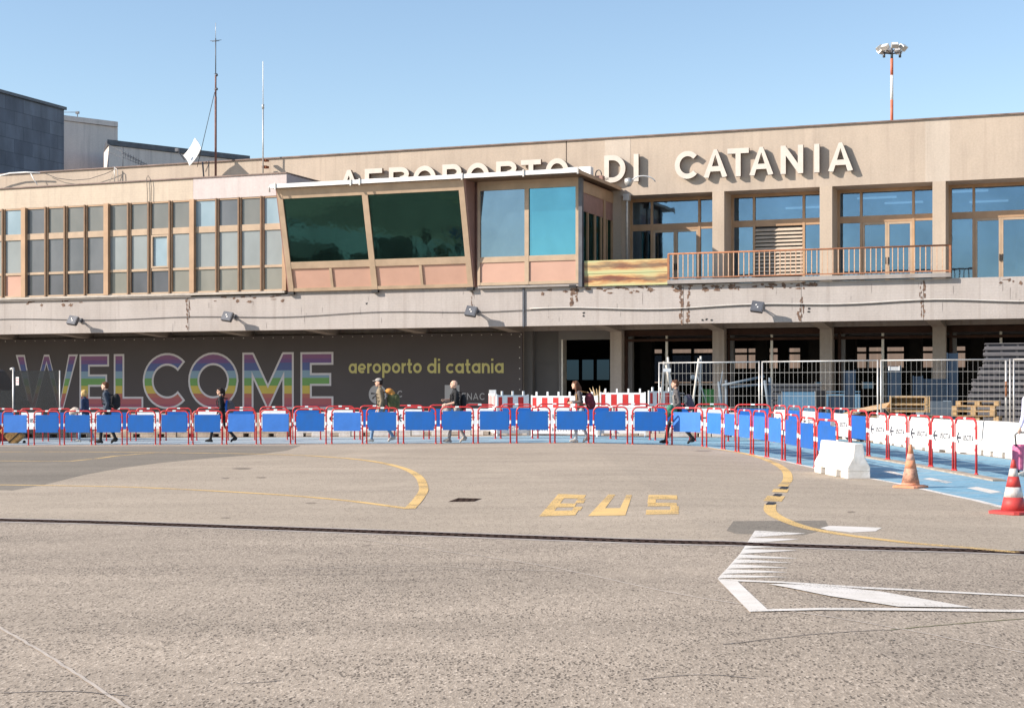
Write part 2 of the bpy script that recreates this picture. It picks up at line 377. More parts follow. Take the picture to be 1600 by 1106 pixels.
def glyph(ch, t):
    """strokes in a box of height 1: (width, [(points, closed)])"""
    h = t/2; q = 1-h
    if ch == 'A': return .86, [([(h*.9, 0), (.43, 1-h*.2), (.86-h*.9, 0)], 0), ([(.2, .31), (.66, .31)], 0)]
    if ch == 'E': return .62, [([(.62, q), (h, q), (h, h), (.62, h)], 0), ([(h, .52), (.58, .52)], 0)]
    if ch == 'F': return .6, [([(.6, q), (h, q), (h, 0)], 0), ([(h, .5), (.55, .5)], 0)]
    if ch == 'R': return .70, [([(h, 0), (h, q), (.42, q)]+arc(.42, .73, .22, .27-h, 80, -80, 8)+[(.42, .46+h-h), (h, .46)], 0), ([(.40, .46), (.67, 0)], 0)]
    if ch == 'P': return .66, [([(h, 0), (h, q), (.40, q)]+arc(.40, .71, .22, .29-h, 80, -80, 8)+[(.40, .42), (h, .42)], 0)]
    if ch == 'B': return .68, [([(h, h), (h, q), (.38, q)]+arc(.38, .75, .2, .25-h, 80, -80, 8)+[(.38, .5), (h, .5)], 0), ([(.38, .5)]+arc(.40, .27, .22, .25-h, 80, -80, 8)+[(.38, h), (0, h)], 0)]
    if ch == 'O': return .92, [(arc(.46, .5, .46-h, .5-h, 0, 337.5, 30), 1)]
    if ch == 'D': return .76, [([(h, h), (h, q), (.30, q)]+arc(.30, .5, .46-h, .5-h, 80, -80, 14)+[(.30, h), (0, h)], 0)]
    if ch == 'C': return .86, [(arc(.46, .5, .46-h, .5-h, 42, 318, 26), 0)]
    if ch == 'T': return .70, [([(0, q), (.70, q)], 0), ([(.35, q), (.35, 0)], 0)]
    if ch == 'I': return t, [([(h, 0), (h, 1)], 0)]
    if ch == 'L': return .58, [([(h, 1), (h, h), (.58, h)], 0)]
    if ch == 'N': return .78, [([(h, 0), (h, 1)], 0), ([(h, 1-h*.6), (.78-h, h*.6)], 0), ([(.78-h, 0), (.78-h, 1)], 0)]
    if ch == 'M': return 1.0, [([(h, 0), (h, 1)], 0), ([(h*1.2, 1-h*.6), (.5, .2), (1-h*1.2, 1-h*.6)], 0), ([(1-h, 0), (1-h, 1)], 0)]
    if ch == 'W': return 1.22, [([(h*1.05-.10, 1.3), (.335, -.05+h*.3), (.61, 1.02-h*.1), (.885, -.05+h*.3), (1.22-h*1.05+.10, 1.3)], 0)]
    if ch == 'S': return .62, [(arc(.31, .74, .31-h, .26-h, 35, 270, 14)+arc(.31, .26+0, .31-h, .26-h+.0, 90, -145, 14)[1:], 0)]
    if ch == 'U': return .70, [([(h, 1), (h, .32)]+arc(.35, .32, .35-h, .32-h, 180, 360, 12)+[(.70-h, 1)], 0)]
    x = .66                                              # lower case, x height .66
    if ch == 'a': return .62, [(arc(.31, .33, .31-h, .33-h, 0, 337.5, 20), 1), ([(.62-h, .66), (.62-h, 0)], 0)]
    if ch == 'e': return .62, [([(.62-h, .30), (h, .30)], 0), (arc(.31, .33, .31-h, .33-h, 0, 310, 20), 0)]
    if ch == 'r': return .32, [([(h, 0), (h, .66)], 0), (arc(.34, .33, .34-h, .33-h, 150, 90, 6), 0)]
    if ch == 'o': return .64, [(arc(.32, .33, .32-h, .33-h, 0, 337.5, 20), 1)]
    if ch == 'p': return .64, [([(h, .66), (h, -.3)], 0), (arc(.33, .33, .31-h, .33-h, 0, 337.5, 20), 1)]
    if ch == 't': return .36, [([(.16, .92), (.16, 0+h*2), (.22, h), (.36, h)], 0), ([(0, .66-h), (.36, .66-h)], 0)]
    if ch == 'd': return .62, [(arc(.31, .33, .31-h, .33-h, 0, 337.5, 20), 1), ([(.62-h, 1.0), (.62-h, 0)], 0)]
    if ch == 'i': return t, [([(h, 0), (h, .66)], 0), ([(h, .82), (h, .96)], 0)]
    if ch == 'c': return .56, [(arc(.32, .33, .32-h, .33-h, 45, 315, 18), 0)]
    if ch == 'n': return .56, [([(h, 0), (h, .66)], 0), (arc(.28, .36, .28-h, .30-h, 180, 0, 12)+[(.56-h, 0)], 0)]
    return .3, []
def clipz(poly, z0, z1):
    for lim, sg_ in ((z0, 1), (z1, -1)):
        out = []
        for i in range(len(poly)):
            a_, b_ = poly[i-1], poly[i]; ia, ib = (a_[1]-lim)*sg_ >= -1e-9, (b_[1]-lim)*sg_ >= -1e-9
            if ia != ib: t_ = (lim-a_[1])/(b_[1]-a_[1]); out.append((a_[0]+(b_[0]-a_[0])*t_, lim))
            if ib: out.append(tuple(b_))
        poly = out
        if len(poly) < 3: return []
    return poly
def put_glyph(mb, ch, x0, z0, wtot, ht, t, y, depth=0, mi=0, ms=None, step=.001):
    """draw glyph; wtot None keeps proportion. returns width"""
    w_, st = glyph(ch, t); sx = (wtot/w_/ht if wtot else 1)
    if ch == 'I': sx = 1
    for k, (pts, cl) in enumerate(st):
        for q in ribbon([(p[0]*ht*sx, p[1]*ht) for p in pts], t*ht, cl):
            poly = [(x0+v.x, z0+v.y) for v in q]
            if ch in 'AWMN': poly = clipz(poly, z0, z0+ht)
            if len(poly) < 3: continue
            if depth: mb.prism(poly, y-step*k, y+depth, mi, ms)
            else: mb.face([(a_, y-step*k, b_) for a_, b_ in poly], mi)
    return w_*ht*sx

# ---- ground sheets
def sheet(name, polys, m, lift, label=None, kind='structure', parent=None):
    mb = MB()
    for p in polys: mb.face([(v[0], v[1], 0) for v in p], 0)
    b = mb.b
    for kx, _ in GK[1:-1]:
        bmesh.ops.bisect_plane(b, geom=b.verts[:]+b.edges[:]+b.faces[:], plane_co=(kx, 0, 0), plane_no=(1, 0, 0))
    for v in b.verts: v.co.z = g(v.co.x)+lift*.3
    for f in b.faces:
        f.normal_update()
        if f.normal.z < 0: f.normal_flip()
    o = mb.build(name, m, fix=False); 
    if kind: o['kind'] = kind
    if label: o['label'] = label
    return o
def gp(pts): return [G(*p).to_2d() for p in pts]
def smooth(pts, n=6):
    P = [Vector(p) for p in pts]; out = []
    for i in range(len(P)-1):
        p0 = P[max(i-1, 0)]; p1 = P[i]; p2 = P[i+1]; p3 = P[min(i+2, len(P)-1)]
        for k in range(n):
            t = k/n; out.append(.5*((2*p1)+(p2-p0)*t+(2*p0-5*p1+4*p2-p3)*t*t+(3*p1-p0-3*p2+p3)*t**3))
    return out+[P[-1]]
def gline(px, wd, n=6): return ribbon([tuple(v) for v in smooth(gp(px), n)], wd)

# ================================================================ THE GROUND
S = [(-900, -60), (900, -60), (900, 1500), (-900, 1500)]
sheet('ground', [S], 'asphalt', 0)
drain = [(-900, 795), (0, 812.5), (300, 821), (560, 830), (800, 838.5), (1100, 848), (1350, 856), (1600, 863.5), (2500, 890)]
front = [(-900, 695), (0, 695), (1050, 695), (1100, 697.5), (1150, 705.5), (1200, 714.5), (1250, 726), (1300, 737), (1355, 746.5), (1405, 755.5), (1442, 764), (1482, 773), (1524, 781.5), (1569, 793), (1660, 815), (1800, 850)]
back = [(-900, 683), (0, 683), (700, 682.5), (1130, 683), (1220, 682.5), (1317, 686.5), (1388, 695), (1454, 706), (1527, 711), (1595, 720), (1700, 735), (1900, 765)]
def band(A, B):                                          # strip polygons between two photo curves
    a_, b_ = gp(A), gp(B)
    return [a_+b_[::-1]]
sheet('apron', band([(-900, 695.5), (1050, 695.5)]+front[3:], drain[::1]+[(2500, 890)]), 'asphalt2', .004)
sheet('old_asphalt', [gp([(-700, 694), (470, 696), (450, 703.5), (400, 710), (330, 715.5), (250, 723), (190, 731), (130, 742), (70, 757), (20, 766), (-60, 764), (-700, 735)])], 'asphalt3', .008)
sheet('repair_patch', [gp([(1135, 829), (1146, 814), (1290, 813), (1296, 826), (1255, 836), (1150, 834)])], 'asphalt3', .008)
sheet('cement_patch', [gp([(1282, 825), (1296, 821.5), (1340, 823), (1378, 824.5), (1368, 830), (1330, 832), (1292, 828)])], 'whitepaint', .012)
sheet('path', band(front, back), 'path', .008)
fr = gp(front)
sheet('path_edge_line', ribbon([tuple(v) for v in fr], .11), 'whitepaint', .013)
sheet('path_dashes', [gp(p) for p in ([(1381, 736.5), (1392, 735.5), (1414, 742), (1402, 743)], [(1442, 748), (1454, 746.5), (1489, 753.5), (1478, 755)], [(1511, 762.5), (1526, 760.5), (1565, 768.5), (1548, 771)], [(1590, 777), (1604, 775), (1650, 784), (1635, 787)])], 'whitepaint', .016)
km = MB()                                                # median kerb under the rear barriers on the right
for q in ribbon([tuple(v) for v in gp([(1342, 712.5), (1400, 722), (1460, 733), (1525, 745), (1562, 752)])], .22):
    z0 = g(q[0].x); km.hexa([(v.x, v.y, z0) for v in (q[0], q[1], q[2], q[3])]+[(v.x, v.y, z0+.03) for v in (q[0], q[1], q[2], q[3])])
o = km.build('median_kerb', 'stone'); o['kind'] = 'structure'

yl = [gline([(-500, 750), (0, 757.5), (110, 759), (230, 762), (420, 772), (540, 782), (640, 795)], .12),
      gline([(640, 795), (655, 778), (662, 762), (652, 743), (625, 730), (580, 720.5), (520, 714.5), (430, 710), (240, 707), (0, 706), (-500, 706)], .14, 8),
      gline([(-300, 719.5), (0, 720), (112, 720.3), (180, 712.5), (240, 707.5)], .11, 2),
      gline([(1095, 699.5), (1130, 703), (1170, 710), (1204, 721), (1226, 734), (1231, 748), (1223, 760)], .16, 8),
      gline([(1221, 764), (1218, 769)], .22, 2), gline([(1213, 775), (1207, 783)], .24, 2),
      gline([(1204, 788), (1204, 799), (1222, 811), (1262, 825), (1330, 837), (1420, 848), (1500, 855), (1590, 863)], .15, 8)]
for i, q in enumerate(yl): sheet('yellow_line', q, 'yellow', .016+.004*(i == 1))
sheet('black_markings', [gp(p) for p in ([(1217, 764), (1221, 760.5), (1232, 760.5), (1229, 765)], [(1207, 775), (1211, 771.5), (1222, 772), (1219, 776)], [(1196, 789), (1200, 784.5), (1213, 785), (1209, 789)])], 'black', .022)
def letter_ground(quad, rects):
    bl, tl, tr, br = [Vector(q) for q in quad]; out = []
    for x0, x1, y0, y1 in rects:
        out.append(gp([tuple((bl+(br-bl)*x)*(1-y)+(tl+(tr-tl)*x)*y) for x, y in ((x0, y0), (x1, y0), (x1, y1), (x0, y1))]))
    return out
def z8(x, y): return (560+x/2.857, 680+y/2.859)
bus = letter_ground([z8(806, 363), z8(893, 262), z8(1027, 268), z8(972, 357)], [(0, .30, 0, 1), (.30, .92, .82, 1), (.30, .80, .40, .58), (.30, .98, 0, .24), (.74, 1, .60, .82), (.80, 1.04, .24, .42)])
bus += letter_ground([z8(1026, 361), z8(1116, 265), z8(1222, 267), z8(1192, 358)], [(0, .30, 0, 1), (.30, .76, 0, .36), (.76, 1, 0, 1)])
bus += letter_ground([z8(1282, 356), z8(1296, 264), z8(1422, 266), z8(1434, 354)], [(0, 1, .76, .97), (0, .27, .56, .76), (.02, .95, .42, .58), (.74, 1, .22, .42), (0, .98, .02, .24)])
sheet('bus_lettering', bus, 'yellow', .016)
def z7(x, y): return (1100+x/2.866, 720+y/2.866)
lf = [(228, 312), (207, 345), (190, 372), (175, 395), (160, 418), (140, 440), (120, 462), (100, 485), (78, 508), (60, 528)]
tips = [(455, 325), (428, 350), (470, 376), (420, 401), (418, 437), (400, 457), (380, 480), (378, 500), (375, 522)]
teeth = [gp([z7(*lf[i]), z7(*tips[i]), z7(lf[i+1][0]+28, lf[i+1][1]-3), z7(lf[i+1][0], lf[i+1][1])]) for i in range(9)]
sheet('white_hatching', teeth, 'whitepaint', .012)
sheet('white_arrow_marking', [gp([z7(60, 530), z7(150, 540), z7(285, 667), z7(205, 678)])], 'whitepaint', .016)
sheet('white_line', [gp([z7(60, 529), z7(150, 534), z7(700, 565), z7(1433, 603), z7(1900, 627), z7(1900, 636), z7(1433, 610), z7(700, 573), z7(150, 541)])], 'whitepaint', .020)
sheet('white_line', [gp([z7(285, 668), z7(860, 662), z7(1433, 670), z7(1900, 676), z7(1900, 685), z7(1433, 680), z7(860, 673), z7(206, 678)])], 'whitepaint', .024)
sheet('white_wedge_marking', [gp([z7(290, 555), z7(520, 560), z7(790, 588), z7(1200, 660), z7(870, 656), z7(560, 608)])], 'whitepaint', .028)
def crack(pts, wd, m, seed):
    r = random.Random(seed); P = smooth(gp(pts), 14)
    P = [(p.x+r.uniform(-.006, .006), p.y+r.uniform(-.006, .006)) for p in P]
    sheet('pavement_joint', ribbon(P, wd), m, .010)
M['joint'] = mat('pale_joint', (.56, .48, .40), .9, c2=(.44, .38, .32), vs=6)
M['crackm'] = mat('dark_crack', (.12, .10, .09), .9, c2=(.22, .19, .17), vs=5)
M['moss'] = mat('mossy_joint', (.20, .19, .07), .9, c2=(.27, .23, .19), vs=5)
crack([(-40, 955), (0, 980), (100, 1040), (220, 1120)], .022, 'joint', 1)
crack([(560, 842), (700, 862), (860, 886), (1060, 928), (1250, 957), (1420, 985), (1600, 1020)], .022, 'joint', 2)
crack([(1130, 1007), (1250, 993), (1390, 984)], .012, 'crackm', 3)
crack([(1390, 984), (1500, 974), (1660, 962)], .016, 'moss', 4)
crack([(0, 1083), (100, 1080), (200, 1087)], .012, 'crackm', 5)
M['oil'] = paint('oil_stain', (.26, .215, .17), (.31, .26, .205), .52)
for j, (px, py, wx_, wy_) in enumerate(((378, 732, 17, 1.5), (408, 746, 9, 1.2), (352, 747, 7, 1.0), (486, 786, 10, 1.2), (1098, 704.5, 16, .9), (352, 809, 9, .9), (1392, 1000, 6, 1.2), (1330, 800, 7, 1.5))):
    sheet('oil_stain', [gp([(px-wx_, py+wy_*.3), (px-wx_*.5, py-wy_*.8), (px+wx_*.4, py-wy_), (px+wx_, py-wy_*.2), (px+wx_*.6, py+wy_*.8), (px-wx_*.3, py+wy_)])], 'oil', .014)
crack([(1000, 1062), (1090, 1054), (1180, 1060)], .010, 'crackm', 6)
crack([(300, 905), (420, 899), (560, 897), (680, 890)], .008, 'crackm', 7)
crack([(370, 1068), (410, 1066), (440, 1063)], .010, 'crackm', 8)
crack([(440, 890), (640, 884), (760, 889), (900, 893)], .016, 'joint', 9)
# slotted drain with its concrete edges
a = NT('drain_grating'); br_ = a.n('TexBrick', Scale=1.0); br_.inputs['Brick Width'].default_value = .16; br_.inputs['Row Height'].default_value = .11; br_.inputs['Mortar Size'].default_value = .02
a.l(a.map(), br_.inputs[0]); a.col(a.mix(br_.outputs['Fac'], (.085, .058, .048), (.012, .008, .007))); a.set(Roughness=1.0, Specular_IOR_Level=0.0); M['grate'] = a.m
M['drainedge'] = mat('drain_edge_concrete', (.50, .45, .40), .9, c2=(.36, .31, .28), vs=3)
D_ = [tuple(v) for v in smooth(gp(drain), 4)]
sheet('drain_edge', ribbon(D_, .50), 'drainedge', .009)
sheet('drain_grate', ribbon(D_, .33), 'grate', .014)
o = sheet('manhole_cover', [gp([(700, 784), (716, 778), (753, 779), (741, 783.5)])], 'grate', .012, kind=None)
tag(o, 'rectangular iron manhole grate set flush in the asphalt left of the BUS lettering', 'manhole cover')

# ================================================================ TERMINAL BUILDING
bld = thing('airport_terminal', 'long beige and grey concrete airport terminal with glazed upper floor above a dark undercroft', 'building', (0, O0, 0), -TH)
P = lambda mb, name, m, **k: mb.build(name, m, bld, **k)
XR = LX(2100, 0); XL = LX(-500, 0)
ZF0, ZF1 = 3.88, 5.27; ZR = 11.32; ZLIN = 9.06
# fascia beam with irregular spalled bites along its top edge
mb = MB(); joints = [LX(p, 0) for p in (295, 818, 1068, 1252, 1443)]
xs = [XL]+joints+[XR]
for a0, a1 in zip(xs, xs[1:]): mb.box(a0+.008, a1-.008, 0, .35, ZF0, ZF1)
mb.box(XL, XR, .03, .34, ZF0+.02, ZF1-.02, 1)
r = random.Random(3)
def blob(cx, cz, w_, h_, seed, y=-.004, mi=2):
    rr = random.Random(seed); n = 11; pts = []
    for k in range(n):
        a_ = 2*math.pi*k/n; q = rr.uniform(.45, 1.15); pts.append((cx+math.cos(a_)*w_*q/2, cz+math.sin(a_)*h_*q/2))
    pts = [(x, min(z, ZF1-.01)) for x, z in pts]
    mb.face([(x, y, z) for x, z in pts], mi)
k = 0
for px0, px1, n in ((10, 150, 9), (330, 400, 9), (420, 445, 5), (845, 905, 5), (895, 1030, 26), (1050, 1085, 8), (1095, 1155, 18), (1170, 1285, 22), (1560, 1600, 5)):
    for i in range(n):
        px = r.uniform(px0, px1); k += 1
        blob(LX(px, 0), ZF1-r.uniform(.0, .32)**1.3-.02, r.uniform(.07, .34), r.uniform(.04, .17), k, -.004-.0004*(k % 9))
for px, z0, z1, wd in ((292, 4.0, 5.2, .07), (296, 4.5, 5.25, .05), (738, 4.7, 5.25, .05), (893, 4.65, 5.2, .12), (901, 4.8, 5.25, .10), (1064, 3.95, 5.2, .12), (1076, 4.0, 5.2, .12), (1249, 3.95, 4.7, .09), (1254, 4.1, 4.75, .07), (1439, 4.05, 5.2, .05), (1444, 4.0, 5.2, .07)):
    z = z0
    while z < z1:
        k += 1; blob(LX(px, 0)+r.uniform(-.04, .04), z, wd*r.uniform(.6, 1.6), r.uniform(.10, .26), k, -.004-.0004*(k % 9)); z += r.uniform(.07, .2)
for px, z in ((573, 4.85), (912, 4.33), (912, 4.22), (1264, 4.33), (1264, 4.23), (1098, 4.0), (1104, 4.02), (1112, 4.0)):
    k += 1; blob(LX(px, 0), z, .12, .08, k, -.006, 3)
for i in range(46):                                      # hairline cracks
    k += 1; blob(LX(r.uniform(0, 1600), 0), r.uniform(4.0, 5.2), .018, r.uniform(.12, .5), k, -.003-.0003*(k % 7), 4)
M['hair'] = mat('hairline_crack', (.22, .19, .175), .9)
P(mb, 'fascia_beam', ['fascia', 'undercon', 'spall', 'black', 'hair'])
# slab, soffit and cantilever beams
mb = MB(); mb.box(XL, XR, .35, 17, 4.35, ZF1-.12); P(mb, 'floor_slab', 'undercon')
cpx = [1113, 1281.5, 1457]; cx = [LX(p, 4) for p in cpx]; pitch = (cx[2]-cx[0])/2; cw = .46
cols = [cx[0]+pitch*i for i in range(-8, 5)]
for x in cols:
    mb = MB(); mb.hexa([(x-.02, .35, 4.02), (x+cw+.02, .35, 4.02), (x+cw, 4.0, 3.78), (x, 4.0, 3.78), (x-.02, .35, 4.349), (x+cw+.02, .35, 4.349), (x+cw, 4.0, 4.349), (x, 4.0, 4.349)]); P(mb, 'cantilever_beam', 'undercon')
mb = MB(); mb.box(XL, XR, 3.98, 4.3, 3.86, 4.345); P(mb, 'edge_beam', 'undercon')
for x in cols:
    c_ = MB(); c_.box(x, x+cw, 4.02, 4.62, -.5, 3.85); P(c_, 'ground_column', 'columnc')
for x in cols[5:]:
    c_ = MB(); c_.box(x, x+cw, 4.0, 5.35, ZF1-.02, ZLIN); P(c_, 'upper_column', 'sandcol')
# main parapet with roof
xp = [XL, LX(885, 4), LX(1446, 4), LX(1484, 4), XR]
mb = MB()
mb.box(xp[0], xp[1]-.02, 4, 5.4, ZLIN, ZR); mb.box(xp[1]+.02, xp[2], 4, 5.4, ZLIN, ZR); mb.box(xp[2], xp[3], 4.0, 5.4, ZLIN, ZR, 1); mb.box(xp[3], xp[4], 4, 5.4, ZLIN, ZR)
mb.box(XL, XR, 4.05, 5.35, ZLIN+.03, ZR-.01, 2)
mb.box(LX(945, 4), LX(985, 4), 3.994, 4.0, ZR-1.0, ZR-.02, 1)
for i, px in enumerate((1462, 1476, 1462, 1477)):
    k += 1; blob(LX(px, 4), ZR-(.45, .5, 1.2, 1.1)[i], .02, .5, k, 3.995-.0005*i, 3)
P(mb, 'parapet', ['sand', 'sandpatch', 'undercon', 'hair'])
mb = MB(); mb.box(XL, XR, 3.93, 5.5, ZR, ZR+.05); P(mb, 'parapet_cap', 'cap')
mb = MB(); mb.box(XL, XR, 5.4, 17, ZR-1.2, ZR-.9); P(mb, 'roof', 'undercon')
# upper floor windows (right half): frames, panes, doors, louvre
YW = 5.25; ZT0, ZT1 = 7.80, 8.05
rail_z = ZF1
def pane_box(x0, x1, z0, z1, m, y=YW+.03, name='window_pane', parent=bld):
    b = MB(); b.box(x0, x1, y, y+.012, z0, z1); return b.build(name, m, parent)
for i, x in enumerate(cols[7:]):
    gi = i+7
    a0 = x+cw; a1 = x+pitch; wd = a1-a0; m1 = a0+wd*.245; m2 = a0+wd*.775
    if gi == 7: a0 = LX(985, YW)
    f = MB()
    f.box(a0, a0+.10, YW-.04, YW+.1, ZF1, ZLIN); f.box(a1-.08, a1, YW-.04, YW+.1, ZF1, ZLIN)
    for m_ in (m1, m2): f.box(m_-.045, m_+.045, YW-.05, YW+.1, ZF1, ZLIN-.12)
    f.box(a0+.10, a1-.08, YW-.041, YW+.1, ZLIN-.12, ZLIN)
    f.box(a0+.10, m1-.045, YW-.03, YW+.09, ZT0, ZT1); f.box(m1+.045, m2-.045, YW-.03, YW+.09, ZT0, ZT1); f.box(m2+.045, a1-.08, YW-.03, YW+.09, ZT0, ZT1)
    f.box(a0+.10, m1-.045, YW-.03, YW+.09, ZF1, ZF1+.12); f.box(m2+.045, a1-.08, YW-.03, YW+.09, ZF1, ZF1+.12)
    fo = P(f, 'window', 'bronze')
    for u0, u1 in ((a0+.10, m1-.045), (m1+.045, m2-.045), (m2+.045, a1-.08)):
        pane_box(u0, u1, ZT1, ZLIN-.12, 'gupper', name='pane', parent=fo)
    pane_box(a0+.10, m1-.045, ZF1+.12, ZT0, 'gupper', name='pane', parent=fo); pane_box(m2+.045, a1-.08, ZF1+.12, ZT0, 'gupper', name='pane', parent=fo)
    if gi == 8:                                          # louvred shutter
        lv = MB(); n = 17
        for j in range(n):
            z = ZF1+.05+j*(ZT0-ZF1-.1)/n
            lv.hexa([(m1+.05, YW-.06, z), (m2-.05, YW-.06, z), (m2-.05, YW+.02, z+.09), (m1+.05, YW+.02, z+.09), (m1+.05, YW-.06, z+.015), (m2-.05, YW-.06, z+.015), (m2-.05, YW+.02, z+.105), (m1+.05, YW+.02, z+.105)])
        lv.box(m1+.046, m2-.046, YW+.04, YW+.06, ZF1+.01, ZT0, 1)
        P(lv, 'louvred_shutter', ['louvre', 'black'])
    else:
        mid = (m1+m2)/2
        for q0, q1 in ((m1+.05, mid-.004), (mid+.004, m2-.05)):
            d = MB(); d.box(q0, q0+.075, YW-.02, YW+.06, ZF1, ZT0-.004); d.box(q1-.075, q1, YW-.02, YW+.06, ZF1, ZT0-.004)
            d.box(q0+.075, q1-.075, YW-.018, YW+.058, ZT0-.09, ZT0-.004); d.box(q0+.075, q1-.075, YW-.018, YW+.058, ZF1, ZF1+.2)
            do = P(d, 'glazed_door', 'bronze2')
            pane_box(q0+.075, q1-.075, ZF1+.2, ZT0-.09, 'gupper', name='pane', parent=do)
            h_ = MB(); hx = q1-.04 if q0 < mid-.1 and q1 < mid+.1 else q0+.04
            h_.box(hx-.015, hx+.015, YW-.08, YW-.021, ZF1+.95, ZF1+1.2); h_.build('handle', 'black', do)
# room behind: floor, rear wall, ceiling with lamps
xa = cols[6]
r_ = MB(); r_.box(xa, XR, 13, 13.2, ZF1-.05, ZLIN+.6); r_.box(xa, XR, 5.6, 13, ZF1-.11, ZF1-.05); r_.box(xa-.2, xa, 5.3, 13.2, ZF1-.05, ZLIN+.6)
P(r_, 'upper_room_wall', 'intblue')
r_ = MB(); r_.box(xa, XR, 5.4, 13, ZLIN+.10, ZLIN+.3); P(r_, 'upper_room_ceiling', 'ceil')
for i, (px, dy) in enumerate(((1370, 8.2), (1412, 10.2), (1512, 7.4), (1545, 11.0), (1256, 10.5))):
    xx = LX(px, dy); l_ = MB(); l_.box(xx-.75, xx+.75, dy-.08, dy+.08, ZLIN-.02-.0*i, ZLIN+.05); P(l_, 'ceiling_lamp', 'tube')
for px in (1350, 1475, 1590):
    p_ = MB(); xx = LX(px, 11); p_.box(xx, xx+.25, 10.8, 11.1, ZF1-.05, ZLIN+.1); P(p_, 'room_pillar', 'greyint')

# left curtain wall
YC = .02
ZC0, ZC1 = 5.44, 9.18
thick = [(33, 39.5), (162, 169), (296, 303)]; thin = [(68, 73), (98, 103), (129.5, 134), (197, 202.5), (229, 234), (262, 267), (335, 340), (370, 375), (405, 410.5)]
edges = sorted([(a_, b_, 1) for a_, b_ in thick]+[(a_, b_, 0) for a_, b_ in thin])
edges = [(-118, -112, 1), (-80, -75, 0), (-47, -43, 0), (-18, -14, 0), (1, 5.5, 0)]+edges+[(441, 447, 1)]
edges.sort()
mc = MB(); pn = []
for (a_, b_, tk) in edges:
    x0, x1 = LX(a_, YC-.15), LX(b_, YC-.15)
    if tk: mc.box(x0, x1, YC-.17, YC+.12, ZC0-.02, ZC1+.01)
    else: mc.box(x0+.02, x0+(x1-x0)*.52, YC-.13, YC+.12, ZC0-.02, ZC1+.01, 2); mc.box(x0+(x1-x0)*.52, x1, YC-.07, YC+.12, ZC0-.02, ZC1+.01, 0)
order = {}
tones = [['p2','p2','p5'], ['p1','p2','p5'], ['p1','p2','p5'], ['p1','p2','p5'], ['p1','p3','p6'], ['p1','p3','p5'], ['p1','p4','p5'], ['p1','p3','p6'], ['p4','p3','p6'], ['p2','p3','p6'], ['p1','p3','p6'], ['p4','p3','p6']]
bays = list(zip(edges, edges[1:])); vis0 = [i for i, (e0, e1) in enumerate(bays) if e0[0] >= 33][0]
for i, (e0, e1) in enumerate(bays):
    x0, x1 = LX(e0[1], YC-.15), LX(e1[0], YC-.15); tn = tones[(i-vis0) % 12]
    mc.box(x0, x1, YC-.05, YC+.09, 7.84, 8.09, 1)
    mc.box(x0, x1, YC-.05, YC+.09, 6.36, 6.46, 1)
    mc.box(x0, x1, YC-.04, YC+.09, 9.12, 9.19); mc.box(x0, x1, YC-.07, YC+.09, ZC0-.02, ZC0+.05, 1)
    for (z0, z1), tt in zip(((8.09, 9.12), (6.46, 7.84), (ZC0+.05, 6.36)), tn):
        if i == vis0-1 and z0 < 6: tt = 'pink'
        if e0[0] == 229 and tt == 'p4':                  # the one hinged white-framed window
            wf = MB(); wf.box(x0+.02, x1-.02, YC-.08, YC-.002, z0+.02, z0+.09); wf.box(x0+.02, x1-.02, YC-.08, YC-.002, z1-.09, z1-.02); wf.box(x0+.02, x0+.08, YC-.079, YC-.003, z0+.09, z1-.09); wf.box(x1-.08, x1-.02, YC-.079, YC-.003, z0+.09, z1-.09)
            wo = P(wf, 'window_sash', 'bronze2')
        pane_box(x0, x1, z0, z1, tt, y=YC)
P(mc, 'curtain_wall_frame', ['bronze', 'bronze2', 'bronzeshade'])
xe = LX(447, 0)
mb = MB(); mb.box(XL, xe, -.14, .10, ZC0-.11, ZC0-.02); mb.box(XL, LX(300, 0), -.10, .05, ZC0-.17, ZC0-.11, 1); P(mb, 'window_sill', ['kerb', 'undercon'])
mb = MB(); mb.box(XL, xe, .16, .3, ZF1-.02, ZC1); mb.box(xe-.12, xe, .3, 5, ZF1, ZC1); P(mb, 'backing_wall', 'greyint')
mb = MB(); xj = LX(302, -.02)
mb.box(XL, xj-.01, -.03, .3, ZC1, 10.02); mb.box(xj+.01, LX(448, -.03), -.045, .3, ZC1, 10.03, 1); mb.box(LX(448, 0)-.15, LX(448, 0), .3, 4, ZC1, 10.02, 1)
mb.box(XL, LX(448, 0)-.15, .3, 4, ZC1, 9.6, 2)
P(mb, 'low_parapet', ['sandlow', 'whitepanel', 'undercon'])
mb = MB(); mb.box(XL, LX(448, 0)+.03, -.09, .36, 10.032, 10.08); mb.box(LX(448, 0)-.2, LX(448, 0)+.03, .36, 3.9, 10.032, 10.08); P(mb, 'low_parapet_cap', 'cap')

# control room: leaning glass on the left, upright glass on the right
zb0, zb1 = 5.37, 9.28
def yl_(z): return -.12-.98*(z-zb0)/(zb1-zb0)            # leaning plane
def SX(px, z): return LX(px, yl_(z))
xl0, xl1 = SX(452, zb0), SX(740, zb0)
def slab(mb, x0, x1, z0, z1, d0, d1, mi=0):              # box lying in the leaning plane, d = proud distance
    mb.hexa([(x0, yl_(z0)-d0, z0), (x1, yl_(z0)-d0, z0), (x1, yl_(z0)+d1, z0), (x0, yl_(z0)+d1, z0), (x0, yl_(z1)-d0, z1), (x1, yl_(z1)-d0, z1), (x1, yl_(z1)+d1, z1), (x0, yl_(z1)+d1, z1)], mi)
f = MB(); xm = xl0+(xl1-xl0)*.478
slab(f, xl0, xl0+.22, zb0, zb1, .04, .12); slab(f, xl1-.22, xl1, zb0, zb1, .04, .12); slab(f, xm-.12, xm+.12, zb0, 8.90, .04, .12)
slab(f, xl0+.22, xl1-.22, 8.90, zb1, .03, .12)
segs = [(xl0+.22, xm-.12), (xm+.12, xl1-.22)]
